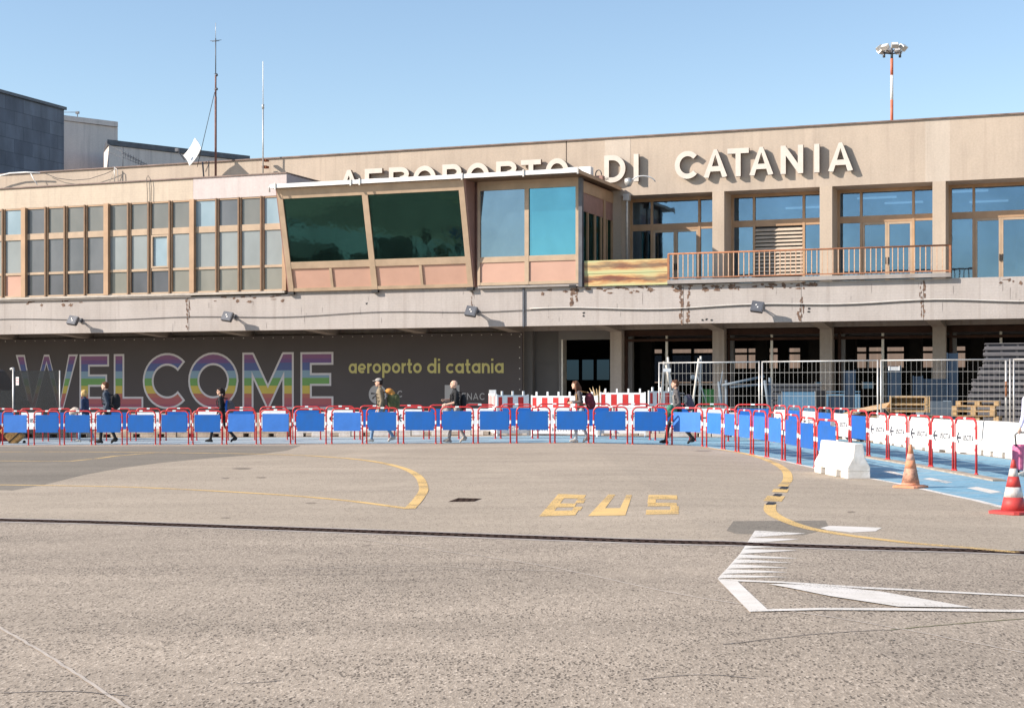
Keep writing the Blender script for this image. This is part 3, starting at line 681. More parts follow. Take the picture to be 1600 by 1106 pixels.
for x0, x1 in segs: slab(f, x0, x1, 6.24, 6.50, .03, .12); slab(f, x0, x1, zb0, zb0+.13, .03, .12)
for x0, x1 in segs: slab(f, (x0+x1)/2-.055, (x0+x1)/2+.055, zb0+.13, 6.24, .02, .10)
P(f, 'control_room_frame', 'bronze2')
for x0, x1 in segs:
    gg = MB(); slab(gg, x0, x1, 6.50, 8.90, -.02, .04); P(gg, 'control_room_window', 'ggreen')
    for h0, h1 in ((x0, (x0+x1)/2-.055), ((x0+x1)/2+.055, x1)):
        q = MB(); slab(q, h0, h1, zb0+.13, 6.24, -.03, .06); P(q, 'pink_panel', 'pink')
xr0, xr1 = LX(746, -.2), LX(905, -.2); xq0, xq1 = LX(819.5, -.2), LX(826, -.2)
f = MB(); f.box(xr0, xr0+.10, -.2, 0, zb0+.04, zb1); f.box(xr1-.14, xr1, -.2, 0, zb0+.04, zb1); f.box(xq0, xq1, -.2, 0, zb0+.04, 8.95)
f.box(xr0+.10, xr1-.14, -.19, 0, 8.95, zb1)
for x0, x1 in ((xr0+.10, xq0), (xq1, xr1-.14)): f.box(x0, x1, -.19, 0, 6.26, 6.47); f.box(x0, x1, -.19, 0, zb0+.04, zb0+.15)
P(f, 'control_room_frame', 'bronze2')
for (x0, x1), m_ in (((xr0+.10, xq0), 'gblue'), ((xq1, xr1-.14), 'gcyan')):
    q = MB(); q.box(x0, x1, -.13, -.11, 6.47, 8.95); P(q, 'control_room_window', m_)
    q = MB(); q.box(x0, x1, -.15, -.10, zb0+.15, 6.26); P(q, 'pink_panel', 'pink')
# triangular return wall between the two
q = MB(); q.hexa([(xl1, yl_(zb0), zb0), (xl1+.06, yl_(zb0), zb0), (xl1+.06, .1, zb0), (xl1, .1, zb0), (xl1, yl_(zb1), zb1), (xl1+.06, yl_(zb1), zb1), (xl1+.06, .1, zb1), (xl1, .1, zb1)])
q.box(xl1+.06, xr0, -.02, .1, zb0, zb1)
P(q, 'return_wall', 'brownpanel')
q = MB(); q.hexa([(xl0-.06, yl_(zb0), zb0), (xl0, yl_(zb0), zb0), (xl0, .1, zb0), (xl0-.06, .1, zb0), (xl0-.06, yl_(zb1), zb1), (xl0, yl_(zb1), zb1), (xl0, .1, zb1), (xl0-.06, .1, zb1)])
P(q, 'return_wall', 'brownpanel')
q = MB(); q.box(xl0, xr1, -.02, .3, zb0-.10, zb0-.0); q.box(xr0, xr1, -.16, 0, zb0-.06, zb0+.038); 
for px in (455, 586, 735, 895): q.box(LX(px, -.1)-.12, LX(px, -.1)+.14, -.17, -.021, zb0-.12, zb0-.01, 1)
P(q, 'control_room_base', ['undercon', 'black'])
# side wall of the control room, facing right
q = MB(); q.box(xr1-.02, xr1+.12, -.24, -.06, ZF1, zb1-.02); P(q, 'corner_post', 'steeldk')
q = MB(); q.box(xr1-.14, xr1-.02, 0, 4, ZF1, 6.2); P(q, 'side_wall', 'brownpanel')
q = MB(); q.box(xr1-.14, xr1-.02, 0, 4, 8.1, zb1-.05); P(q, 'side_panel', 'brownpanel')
q = MB()
for yy in (0, .85, 1.75, 2.5, 3.2, 3.9): q.box(xr1-.13, xr1-.0, yy, yy+.08, 6.2, 8.1)
q.box(xr1-.13, xr1+.01, -.05, 4, 8.78, 9.2); q.box(xr1-.02, xr1+.015, 2.75, 3.0, ZF1, 8.78)
P(q, 'side_window_frame', 'bronze')
for y0, y1 in ((.08, .85), (.93, 1.75), (1.83, 2.5), (2.58, 3.2), (3.28, 3.9)):
    q = MB(); q.box(xr1-.09, xr1-.07, y0, y1, 6.2, 8.1); P(q, 'side_window', 'ggreen')
# canopy
cx0, cx1 = LX(426, -1.25), LX(905, -1.0)
zt = zb1+.07
q = MB(); q.box(cx0, cx1+.05, -1.22, 4.0, zb1, zt, 0); P(q, 'canopy_roof', 'bronzedk')
q = MB(); q.box(cx0-.05, cx1+.05, -1.36, -1.22, zt-.06, zt+.09); q.box(cx1+.05, cx1+.11, -1.36, 3.9, zt-.09, zt+.03, 1); P(q, 'gutter', ['pwhite', 'bronze'])
q = MB()
for px in (430, 548, 562, 722, 818, 903):
    x = LX(px, -1.36); q.box(x-.03, x+.03, -1.40, -1.362, zt-.12, zt+.13); P(q, 'gutter_bracket', 'steel'); q = MB()
q.tube([LW(0,0,0)*0+Vector((cx0-.05, -1.3, zt+.1)), Vector((cx0-.12, -1.3, zt-.02)), Vector((cx0-.10, -1.3, zt-.2))], .03)
P(q, 'downpipe', 'steel')
# inside the control room
q = MB(); q.box(xl0, xr1-.15, 3.8, 3.9, ZF1, zb1); q.box(xl0, xr1-.15, .1, 3.8, ZF1-.02, ZF1+.03); q.box(xl0, xr1-.15, .1, 3.8, 9.18, 9.2+.05); P(q, 'control_room_wall', 'greyint')
q = MB(); dx = LX(520, 1.0); q.box(dx-1.6, dx+1.7, .5, 1.3, 6.15, 6.25); q.box(dx-1.5, dx-1.4, .6, 1.2, ZF1+.03, 6.15); q.box(dx+1.5, dx+1.6, .6, 1.2, ZF1+.03, 6.15); P(q, 'control_desk', 'greydoor')
q = MB(); q.face([(dx-.55, .45, 6.95), (dx+.9, .4, 6.98), (dx+.75, 1.1, 7.45), (dx-.35, 1.1, 7.47)]); q.box(dx-.3, dx+.6, .75, .95, 6.252, 6.9); P(q, 'console_top', 'pwhite')

# balcony slab edge, yellow panel
q = MB(); bx0, bx1 = LX(1044, -.1), LX(1486, -.1)
q.box(bx0, bx1, -.22, .3, ZF1+.03, ZF1+.17); P(q, 'balcony_edge', 'undercon')
q = MB(); q.box(xr1+.1, XR, .36, 5.1, ZF1-.12, ZF1-.02); P(q, 'balcony_floor', 'undercon')
a = NT('rusty_yellow_panel'); s_ = a.n('SeparateXYZ'); a.l(a.tc, s_.inputs[0])
n1 = a.noise(2.2, 6, (.55, 1, 3.6), (0, 0, 2)); n2 = a.noise(1.1, 5, (.6, 1, 1.2), (3, 0, 0))
rowm = a.math('ABSOLUTE', a.math('SUBTRACT', a.math('FRACT', a.math('MULTIPLY', a.math('SUBTRACT', s_.outputs[2], ZF1+.06), 2.08)), .42))
mask = a.math('SUBTRACT', a.math('ADD', n1, .10), rowm)
c = a.ramp(mask, [(.12, (.46, .45, .22)), (.26, (.55, .38, .17)), (.38, (.42, .19, .07)), (.50, (.17, .055, .03))])
c = a.mix(a.ramp(n2, [(.4, 0.0), (.7, .4)]), c, (.36, .46, .25)); a.col(c); a.set(Roughness=.6); M['ypanel'] = a.m
q = MB(); y0x, y1x = LX(913, -.1), LX(1043, -.1); q.box(y0x, y1x, -.1, -.06, ZF1+.02, ZF1+.47); q.box(y0x, y1x, -.115, -.06, ZF1+.475, ZF1+.95); q.box(y0x, y1x, -.06, -.02, ZF1+.05, ZF1+.9)
P(q, 'yellow_balcony_panel', 'ypanel')
# grey pipe at the corner
q = MB(); xx = LX(979, 3.8); q.tube([(xx, 3.85, ZF1), (xx, 3.85, 8.9), (xx+.05, 3.9, 9.0)], .05); q.box(xx-.12, xx+.12, 3.72, 3.98, 8.85, 9.1); P(q, 'rain_pipe', 'steel')

# railing: a thing of its own
rl = thing('balcony_railing', 'rusty orange topped metal balcony railing with pale balusters above the grey fascia', 'railing', LW(bx0, -.13, ZF1+.17), -TH)
LR = bx1-bx0; q = MB(); q.tube([(0, 0, .93), (LR, 0, .93)], .032); q.build('handrail', 'rail', rl)
q = MB(); q.box(0, LR, -.02, .02, .05, .09); q.build('bottom_rail', 'rail', rl)
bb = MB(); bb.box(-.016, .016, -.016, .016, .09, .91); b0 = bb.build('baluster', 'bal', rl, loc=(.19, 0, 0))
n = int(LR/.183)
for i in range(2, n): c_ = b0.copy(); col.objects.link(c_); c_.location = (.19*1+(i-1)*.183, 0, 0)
for x in (0.02, LR-.03):
    q = MB(); q.box(x-.035, x+.035, -.035, .035, 0, .92); q.build('post', 'rail', rl)

# ---- undercroft
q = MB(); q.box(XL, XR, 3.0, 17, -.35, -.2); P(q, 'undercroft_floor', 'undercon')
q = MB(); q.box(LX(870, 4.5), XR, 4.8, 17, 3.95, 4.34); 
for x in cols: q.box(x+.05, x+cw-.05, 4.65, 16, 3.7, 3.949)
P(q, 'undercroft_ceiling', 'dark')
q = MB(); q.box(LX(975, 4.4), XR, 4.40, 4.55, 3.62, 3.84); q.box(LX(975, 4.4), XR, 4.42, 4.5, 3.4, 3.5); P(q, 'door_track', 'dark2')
for p0, p1 in ((975, 984), (1138, 1142), (1310, 1316), (1484, 1490)):
    q = MB(); x0, x1 = LX(p0, 4.5), LX(p1, 4.5); q.box(x0, x0+(x1-x0)*.7, 4.4, 4.9, -.2, 3.84); q.box(x0+(x1-x0)*.7, x1+.10, 4.5, 4.7, -.2, 3.6, 1); P(q, 'jamb', ['dark2', 'greydoor'])
for px in (1042, 1206, 1379.5, 1564):
    q = MB(); x = LX(px, 4.6); q.box(x-.045, x+.045, 4.56, 4.65, -.2, 3.62); P(q, 'slender_post', 'steel')
q = MB()
for yy in (6.2, 8.4, 11.5): q.tube([(LX(985, 6), yy, 3.72), (XR, yy, 3.72)], .06, 8)
P(q, 'ceiling_pipes', 'greyint')
# rear wall with openings
YB = 15.6
wins = [(870, 955, 560, 594, 'gdark'), (1010, 1035, 545, 600, 'gdark'), (1048, 1112, 546, 600, 'gdark')]
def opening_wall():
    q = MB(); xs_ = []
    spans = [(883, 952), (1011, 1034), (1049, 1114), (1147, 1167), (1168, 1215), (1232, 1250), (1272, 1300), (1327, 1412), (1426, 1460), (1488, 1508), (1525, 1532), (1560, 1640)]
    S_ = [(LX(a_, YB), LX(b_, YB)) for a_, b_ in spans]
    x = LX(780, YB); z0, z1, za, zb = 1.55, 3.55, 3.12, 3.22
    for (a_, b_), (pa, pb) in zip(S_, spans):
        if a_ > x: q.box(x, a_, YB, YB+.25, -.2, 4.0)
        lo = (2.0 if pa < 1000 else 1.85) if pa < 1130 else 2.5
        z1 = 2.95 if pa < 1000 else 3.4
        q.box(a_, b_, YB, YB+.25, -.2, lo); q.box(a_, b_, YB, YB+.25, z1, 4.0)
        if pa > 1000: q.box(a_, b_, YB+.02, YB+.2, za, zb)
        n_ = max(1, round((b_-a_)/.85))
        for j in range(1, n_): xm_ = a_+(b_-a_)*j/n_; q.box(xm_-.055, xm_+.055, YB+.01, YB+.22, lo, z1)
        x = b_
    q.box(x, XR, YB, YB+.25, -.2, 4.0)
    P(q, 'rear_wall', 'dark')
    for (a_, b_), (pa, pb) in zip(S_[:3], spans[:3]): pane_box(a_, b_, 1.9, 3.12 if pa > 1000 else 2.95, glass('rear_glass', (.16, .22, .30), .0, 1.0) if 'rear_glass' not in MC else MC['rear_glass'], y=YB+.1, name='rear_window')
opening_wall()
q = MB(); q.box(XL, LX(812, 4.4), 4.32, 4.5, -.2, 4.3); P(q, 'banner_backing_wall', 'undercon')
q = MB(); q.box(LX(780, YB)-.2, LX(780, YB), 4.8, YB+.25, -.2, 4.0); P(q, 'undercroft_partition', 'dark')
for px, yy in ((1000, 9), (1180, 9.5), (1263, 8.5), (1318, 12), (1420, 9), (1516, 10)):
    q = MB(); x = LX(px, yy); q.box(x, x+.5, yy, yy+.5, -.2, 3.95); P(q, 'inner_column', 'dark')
# wall left of the undercroft: jambs, shutter, framed opening
q = MB(); q.box(LX(812, 4.1), LX(832, 4.1), 4.1, 4.7, -.2, 3.86); q.box(LX(828, 4.35), LX(874, 4.35), 4.35, 4.5, -.2, 3.86, 1); q.box(LX(838, 4.3), LX(872, 4.3), 4.31, 4.35, -.2, 2.55, 1)
q.box(LX(874, 4.3), LX(879, 4.3), 4.2, 4.6, -.2, 3.86); q.box(LX(879, 4.3), LX(881.5, 4.3), 4.15, 4.6, -.2, 3.5, 2); q.box(LX(879, 4.3), LX(955, 4.3), 4.2, 4.5, 3.5, 3.86)
P(q, 'grey_shutter_wall', ['greydoor', 'greyint', 'steel'])
q = MB(); q.box(LX(972, 4.3), LX(984, 4.3), 4.7, 4.9, -.2, 3.86); P(q, 'jamb', 'greydoor')

# building seen through the undercroft
fb = thing('warehouse', 'pale brick building glimpsed in sunlight through the undercroft windows', 'building', LW(0, 0, 0), -TH)
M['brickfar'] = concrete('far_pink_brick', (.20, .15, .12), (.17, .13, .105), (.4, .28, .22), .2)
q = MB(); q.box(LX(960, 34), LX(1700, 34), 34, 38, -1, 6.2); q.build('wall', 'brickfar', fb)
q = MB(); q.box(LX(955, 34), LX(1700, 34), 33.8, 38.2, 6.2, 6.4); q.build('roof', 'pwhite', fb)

# ---- dark clad block, grey block and long roof behind, on the left
M['slate'] = concrete('slate_cladding', (.10, .115, .15), (.075, .085, .115), (.15, .16, .19))
a = NT('slate_blocks'); b1 = a.n('TexBrick', Scale=1.0); b1.inputs['Brick Width'].default_value = 1.5; b1.inputs['Row Height'].default_value = .75; b1.inputs['Mortar Size'].default_value = .015
cmb = a.n('CombineXYZ'); sp = a.n('SeparateXYZ'); a.l(a.tc, sp.inputs[0]); a.l(a.math('ADD', sp.outputs[1], sp.outputs[0]), cmb.inputs[0]); a.l(sp.outputs[2], cmb.inputs[1]); a.l(cmb.outputs[0], b1.inputs[0])
b1.inputs['Color1'].default_value = (.135, .155, .195, 1); b1.inputs['Color2'].default_value = (.09, .105, .14, 1); b1.inputs['Mortar'].default_value = (.05, .06, .08, 1)
c = a.mix(1.0, b1.outputs[0], a.ramp(a.noise(1.2, 6, (1, 1, .4)), [(.3, .75), (.7, 1.3)]), 'MULTIPLY'); a.col(c); a.set(Roughness=.7); M['slateb'] = a.m
yd = 19.0                                                # rear corner distance into the building frame
xd, zd = L(100, 172, yd)
db = thing('slate_clad_block', 'tall dark slate clad block rising behind the terminal roof at the far left', 'building', LW(0, 0, 0), -TH)
q = MB(); q.box(xd-14, xd, .8, yd, 9.62, zd); q.build('wall', 'slateb', db)
q = MB(); q.box(xd-14, xd+.12, .7, yd+.1, zd, zd+.16); q.build('roof_edge', 'steeldk', db)
def wallpts(name, label, pts, m, capm, thick=3):         # pts: (px, ytop, D)
    t_ = thing(name, label, 'building', (0, 0, 0)); q = MB(); c_ = MB()
    for (p0, y0, d0), (p1, y1, d1) in zip(pts, pts[1:]):
        A, B = W(p0, y0, d0), W(p1, y1, d1); n_ = Vector((-.34, .94, 0))*thick
        q.hexa([(A.x, A.y, 3), (B.x, B.y, 3), (B.x+n_.x, B.y+n_.y, 3), (A.x+n_.x, A.y+n_.y, 3), A, B, B+n_, A+n_])
        for v in (A, B): v.z += .02
        c_.hexa([A+Vector((-.05, -.15, 0)), B+Vector((.05, -.15, 0)), B+n_, A+n_, A+Vector((-.05, -.15, .3)), B+Vector((.05, -.15, .3)), B+n_+Vector((0, 0, .3)), A+n_+Vector((0, 0, .3))])
    q.build('wall', m, t_); c_.build('roof_edge', capm, t_); return t_
M['greyblock'] = concrete('pale_grey_render', (.74, .66, .61), (.68, .61, .57), (.34, .31, .3))
wallpts('rendered_block', 'pale grey rendered block between the dark slate block and the low dark edged roof', [(60, 184.5, 92), (100, 189, 93), (184, 199.5, 95.5)], 'greyblock', 'greyblock')
wallpts('low_annex', 'low grey annex with a dark roof edge behind the satellite dish', [(170, 227.5, 90), (184, 229, 90.5), (390, 252.5, 97)], 'greyblock', 'steeldk')

# ================================================================ FACADE FITTINGS
# roof sign: every letter a part
ys = 3.77; sg = thing('airport_name_sign', 'large white raised capital letters reading AEROPORTO DI CATANIA on the beige parapet', 'sign', LW(0, ys, 0), -TH)
zt0, zt1 = 9.57, 10.63
LET = [('A', 527, 563), ('E', 569, 597), ('R', 607, 638), ('O', 645.5, 681), ('P', 690.6, 719), ('O', 728.5, 764), ('R', 774.5, 806), ('T', 814, 845), ('O', 852.5, 888), ('D', 943.5, 977.5), ('I', 990, 999), ('C', 1054, 1091.5), ('A', 1099.5, 1136), ('T', 1136.5, 1170), ('A', 1171, 1208), ('N', 1219.5, 1255), ('I', 1272, 1280), ('A', 1294, 1332.5)]
for ch, p0, p1 in LET:
    x0, x1 = LX(p0, ys), LX(p1, ys); mb = MB()
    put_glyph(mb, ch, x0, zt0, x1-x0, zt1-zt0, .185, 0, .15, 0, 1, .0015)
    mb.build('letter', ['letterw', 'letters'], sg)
# welcome banner
yb = 3.6
bn_ = thing('welcome_banner', 'long charcoal banner wall printed with a rainbow WELCOME and olive aeroporto di catania', 'banner', LW(0, 0, 0), -TH)
q = MB(); q.box(LX(-300, yb), LX(816, yb), yb, yb+.06, .0, 3.80)
for i in range(60): px = -100+i*15.5; x = LX(px, yb); q.box(x-.02, x+.02, yb-.012, yb, 3.70, 3.735, 1)
for i in range(9): q.box(LX(812, yb)-.02, LX(812, yb)+.02, yb-.012, yb, .25+i*.42, .29+i*.42, 1)
q.build('panel', ['banner', 'steel'], bn_)
def wglyph(ch, p0, p1, ytop, ybot, t, dl):
    x0, x1 = LX(p0, yb), LX(p1, yb); z0, z1 = L((p0+p1)/2, ybot, yb)[1], L((p0+p1)/2, ytop, yb)[1]
    ht = z1-z0; w_, st = glyph(ch, t); sx = (x1-x0)/w_/ht; A, B = MB(), MB()
    for k_, (pts, cl) in enumerate(st):
        pp = [Vector((p[0]*ht*sx, p[1]*ht)) for p in pts]
        for q_ in ribbon(pp, t*ht, cl):
            pl = clipz([(v.x, v.y) for v in q_], 0, ht) if ch in 'WMELO' else [(v.x, v.y) for v in q_]
            if len(pl) > 2: A.face([(x0+v[0], yb-.006-.001*k_, z0+v[1]) for v in pl])
        if not cl and ch not in 'WM':
            pp = pp[:]; pp[0] = pp[0]+(pp[1]-pp[0]).normalized()*dl*ht; pp[-1] = pp[-1]+(pp[-2]-pp[-1]).normalized()*dl*ht
        for q_ in ribbon(pp, (t-2*dl)*ht, cl):
            pl = clipz([(v.x, v.y) for v in q_], dl*ht, ht-dl*ht) if ch in 'WM' else [(v.x, v.y) for v in q_]
            if len(pl) > 2: B.face([(x0+v[0], yb-.011-.001*k_, z0+v[1]) for v in pl])
    lo = A.build('letter', 'bline', bn_); lo['label'] = 'rainbow striped letter with pale outline'; B.build('rainbow_fill', 'rainbow', lo)
for ch, p0, p1, yt in (('W', 25, 121.5, 554), ('E', 124, 170.5, 553.5), ('L', 177, 224, 553), ('C', 222, 296, 551.5), ('O', 293, 374, 550.5), ('M', 378.5, 459.5, 550.5), ('E', 469, 521, 550)):
    wglyph(ch, p0, p1, yt, 639, .225, .037)
mb = MB()
for word, p0, p1 in (('aeroporto', 545, 659), ('di', 667.5, 688), ('catania', 697, 787)):
    z0, z1 = L((p0+p1)/2, 583, yb)[1], L((p0+p1)/2, 559, yb)[1]; ht = (z1-z0)*.98
    ws = [glyph(c_, .155)[0]*ht for c_ in word]; tot = LX(p1, yb)-LX(p0, yb); gap = .10*ht
    sc_ = tot/(sum(ws)+gap*(len(word)-1)); x = LX(p0, yb)
    for c_, w_ in zip(word, ws): put_glyph(mb, c_, x, z0, w_*sc_ if c_ != 'i' else None, ht, .155 if c_ != 'i' else .155, yb-.006, 0); x += (w_+gap)*sc_
mb.build('lettering', 'byel', bn_)
mb = MB()
cxx, czz = L(590, 616, yb); mb.face([(cxx+.40*math.cos(a_), yb-.006, czz+.40*math.sin(a_)) for a_ in [2*math.pi*k_/28 for k_ in range(28)]])
mb.build('logo_disc', 'bgrey', bn_); mb = MB()
z0 = L(620, 620.5, yb)[1]; x = LX(603, yb)
for c_ in 'SAC': x += put_glyph(mb, c_, x, z0, None, .27, .15, yb-.006)+.06
mb.build('logo_lettering', 'bgrey', bn_); mb = MB()
x0, z0 = L(695, 627, yb); x1, z1 = L(718, 601.5, yb); mb.face([(x0, yb-.006, z0), (x1, yb-.006, z0), (x1, yb-.006, z1), (x0, yb-.006, z1)])
mb.build('logo_square', 'bgrey', bn_); mb = MB()
x = LX(722, yb); z0 = L(735, 624.5, yb)[1]
for c_ in 'ENAC': x += put_glyph(mb, c_, x, z0, None, .27, .13, yb-.006)+.05
mb.box(LX(732, yb), LX(752, yb), yb-.006, yb-.002, z0-.15, z0-.125)
mb.build('logo_lettering', 'bgrey', bn_)
mb = MB()
for a0 in (20, 165, 210):
    mb.face([(cxx, yb-.009, czz+.03), (cxx+.3*math.cos(R(a0)), yb-.009, czz+.3*math.sin(R(a0))), (cxx+.3*math.cos(R(a0+16)), yb-.009, czz+.3*math.sin(R(a0+16)))])
mb.build('logo_mark', 'banner', bn_)

# floodlights on the fascia
def floodlight(px, py, label, tilt):
    x, z = L(px, py, 0); t_ = thing('floodlight', label, 'floodlight', LW(x, 0, z), -TH, 'floodlights on the grey fascia')
    q = MB(); q.box(-.06, .06, -.08, 0, -.09, .09); q.build('wall_bracket', 'steeldk', t_)
    q = MB(); q.beam((-.02, -.06, 0), (-.02, -.52, -.02), .035, .035); q.beam((.03, -.06, 0), (.14, -.50, 0), .03, .03); q.build('arm', 'steeldk', t_)
    q = MB(); q.box(-.21, .21, -.09, .06, -.19, .19); q.box(-.17, .17, .06, .12, -.13, .13)
    for k_ in range(5): q.box(-.16+k_*.075, -.145+k_*.075, .12, .16, -.11, .11)
    hd = q.build('lamp_head', 'steeldk', t_, loc=(.02, -.58, -.03)); hd.rotation_euler = (R(tilt), R(9), 0)
    q = MB(); q.box(-.18, .18, -.098, -.09, -.16, .16, 0); q.ball((-.03, -.1, .05), (.035, .010, .035), 1); q.ball((.04, -.1, -.03), (.035, .010, .035), 1)
    q.build('lens', ['steeldk', 'steel'], hd)
    return t_
for px, py, lb, tl in ((127, 501, 'dark floodlight above the rainbow letters E and L of the banner', -28), (367, 495, 'dark floodlight on the fascia above the letters O and M of the banner', -26), (745, 487, 'dark floodlight on the fascia just left of the vertical conduit', -24), (1188, 480, 'dark floodlight on the fascia below the balcony railing', -22)): floodlight(px, py, lb, tl)
q = MB(); pts = []; rr = random.Random(5)
for i in range(70):
    px = -60+i*1750/69; pts.append((LX(px, -.03), -.035, 4.45+.045*math.sin(i*.55)+.03*math.sin(i*.23+1)))
q.tube(pts, .013, 6); tag(q.build('fascia_cable', 'cable', None, loc=LW(0, 0, 0), rotz=-TH), 'thin dark cable sagging along the whole grey fascia', 'cable')
q = MB(); q.tube([(x, -.045, z+.05) for x, _, z in pts if x > LX(820, 0)], .016, 6); tag(q.build('pale_conduit', 'cablew', None, loc=LW(0, 0, 0), rotz=-TH), 'pale conduit running along the right half of the fascia above the dark cable', 'conduit')
q = MB(); x = LX(818, -.03); q.box(x-.035, x+.035, -.06, -.008, ZF0-.02, ZF1+.05); tag(q.build('vertical_conduit', 'steeldk', None, loc=LW(0, 0, 0), rotz=-TH), 'dark vertical conduit crossing the fascia near its middle', 'conduit')

# air conditioner on the canopy, street lamp at its corner
ac = thing('air_conditioner', 'white air conditioning unit on the canopy beside the sign letter O', 'air conditioner', LW(LX(886, 2.0), 2.0, zt+.01), -TH)
q = MB(); q.box(0, .95, 0, .34, .05, .62); q.box(.08, .14, .05, .3, 0, .05); q.box(.8, .86, .05, .3, 0, .05); q.build('casing', 'pwhite', ac, bevel=.02)
q = MB(); 
for rr_ in (.08, .14, .20, .25): q.tube([(.36+rr_*math.cos(a_), -.015, .34+rr_*math.sin(a_)) for a_ in [k_*math.pi/10 for k_ in range(21)]], .006, 5)
q.build('fan_grille', 'steel', ac)
q = MB(); q.lathe([(.24, 0), (.24, .02)], 20); o = q.build('fan_opening', 'greyint', ac, loc=(.36, .0, .34)); o.rotation_euler = (R(90), 0, 0)
hx = LX(936, 2.4); t_ = thing('coiled_hose', 'dark coiled pipes on a box beside the air conditioning unit', 'pipes', LW(hx, 2.2, zt+.01), -TH)
q = MB(); q.box(-.16, .2, 0, .3, 0, .28); q.build('box', 'brownpanel', t_)
q = MB(); q.tube([(.0+.12*math.cos(a_), .1+.02*a_/3, .34+.17*math.sin(a_)) for a_ in [k_*.4 for k_ in range(30)]], .016, 6); q.build('coil', 'steeldk', t_)
lx, lz = L(984, 288, 2.6); t_ = thing('curved_arm_lamp', 'small metal lamp on a curved arm at the rear corner of the canopy', 'lamp', LW(lx, 2.6, lz), -TH)
q = MB(); q.lathe([(.03, .0), (.1, .04), (.16, .16), (.15, .3), (.04, .34)], 14); q.build('shade', 'steel', t_, loc=(-.05, 0, -.1))
q = MB(); q.tube([(.05, 0, .1)]+[(.45+.42*math.cos(a_), .6*(math.pi-a_)/math.pi, .05+.28*math.sin(a_)) for a_ in [math.pi-k_*.26 for k_ in range(12)]], .024, 7); q.build('arm', 'pwhite', t_)

# roof antennas
def mast(name, label, px, ybase, ytop, y, r0, segs, extra=None):
    x, z0 = L(px, ybase, y); z1 = L(px, ytop, y)[1]
    t_ = thing(name, label, 'antenna', LW(x, y, z0), -TH); h_ = z1-z0
    for a_, b_, r_, m_, nm in segs: q = MB(); q.tube([(0, 0, h_*a_), (0, 0, h_*b_)], r_*r0, 8); q.build(nm, m_, t_)
    return t_, h_
M['mastr'] = mat('rusty_mast', (.14, .06, .05), .7, c2=(.22, .11, .09), vs=5)
t_, h_ = mast('radio_mast', 'tall thin rusty radio mast with a guy wire beside the satellite dish', 337, 277, 36, 3.5, .05, [(0, .52, 1, 'mastr', 'pole'), (.52, .66, .75, 'mastr', 'pole'), (.66, .9, .45, 'steeldk', 'whip'), (.9, 1, .2, 'steel', 'whip')])
q = MB()
for f_, l_ in ((.88, .18), (.885, .28), (.67, .08), (.57, .08)): q.tube([(-l_, 0, h_*f_), (l_, 0, h_*f_)], .012, 5)
q.ball((.05, 0, h_*.57), .06); q.ball((.05, 0, h_*.66), .06); q.build('crossarms', 'steeldk', t_)
q = MB(); q.tube([(-.05, 0, h_*.55), (-1.1, .3, h_*.08)], .014, 5); q.build('guy_wire', 'black', t_)
t_, h_ = mast('whip_antenna', 'slim white tipped whip antenna standing left of the roof sign', 411, 273, 96, 3.5, .03, [(0, .58, 1, 'steel', 'pole'), (.58, .62, 1.7, 'steel', 'joint'), (.62, 1, .6, 'pwhite', 'whip')])
q = MB(); q.box(-.07, .12, .02, .3, h_*.06, h_*.08); q.box(-.07, .12, .02, .3, h_*.12, h_*.135); q.build('bracket', 'rust', t_)
# satellite dish
dx_, dz_ = L(303, 240, 3.0); t_ = thing('satellite_dish', 'white square edged satellite dish tilted up on the roof beside the tall mast', 'satellite dish', LW(dx_, 3.0, dz_), -TH)
b = bmesh.new(); N = 10; vs = [[b.verts.new(((i/N-.5)*.96, .06*(((i/N-.5)*2)**2+((j/N-.5)*2)**2)*-1, (j/N-.5)*.76)) for j in range(N+1)] for i in range(N+1)]
for i in range(N):
    for j in range(N): f = b.faces.new([vs[i][j], vs[i+1][j], vs[i+1][j+1], vs[i][j+1]]); f.smooth = True
mb = MB(); mb.b.free(); mb.b = b; ds = mb.build('reflector', 'pwhite', t_, loc=(.04, 0, .02)); so_ = ds.modifiers.new('s', 'SOLIDIFY'); so_.thickness = .03; ds.rotation_euler = (R(-14), R(-46), R(-12))
q = MB(); q.tube([(.3, .2, -.35), (.3, .3, -1.0)], .035); q.tube([(-.3, -.2, -.3), (-.55, -.45, .1)], .025); q.box(-.62, -.48, -.5, -.38, .05, .18); q.tube([(.55, .3, -.3), (.55, .3, -1.0)], .02); q.build('mount', 'steeldk', t_)
# tv antennas on the left
tx, tz = L(192, 262, 6.5); t_ = thing('tv_antenna', 'spiky television antenna in front of the pale rendered block', 'antenna', LW(tx, 6.5, tz), -TH)
q = MB(); q.tube([(0, 0, -.3), (0, 0, .95)], .02, 6); q.build('pole', 'steeldk', t_)
q = MB(); q.tube([(-.9, 0, 1.15), (1.3, .1, .05)], .014, 5); q.tube([(-.8, 0, .75), (1.2, .1, -.0)], .012, 5)
for i in range(9): x = .1+i*.14; q.tube([(x, -.22, .65-x*.5), (x, .3, .68-x*.5)], .01, 4); q.tube([(x, .04, .50-x*.5), (x+.03, .04, .78-x*.5)], .012, 4)
q.build('crossarms', 'steeldk', t_)
tx, tz = L(179, 287, 3.8); t_ = thing('pole_with_loops', 'short roof pole with hanging cable loops near the left parapet', 'pole', LW(tx, 3.8, tz), -TH)
q = MB(); q.tube([(0, 0, 0), (0, 0, .75)], .022, 6); q.build('pole', 'steel', t_); q = MB(); q.tube([(.2, 0, 0), (.15, 0, .6), (0, 0, .7)], .018, 6); q.build('cable_loop', 'steel', t_); q = MB(); q.tube([(-.3, 0, 0), (-.05, 0, .5), (0, 0, .7)], .012, 5); q.build('cable_loop', 'steel', t_)
q = MB(); 
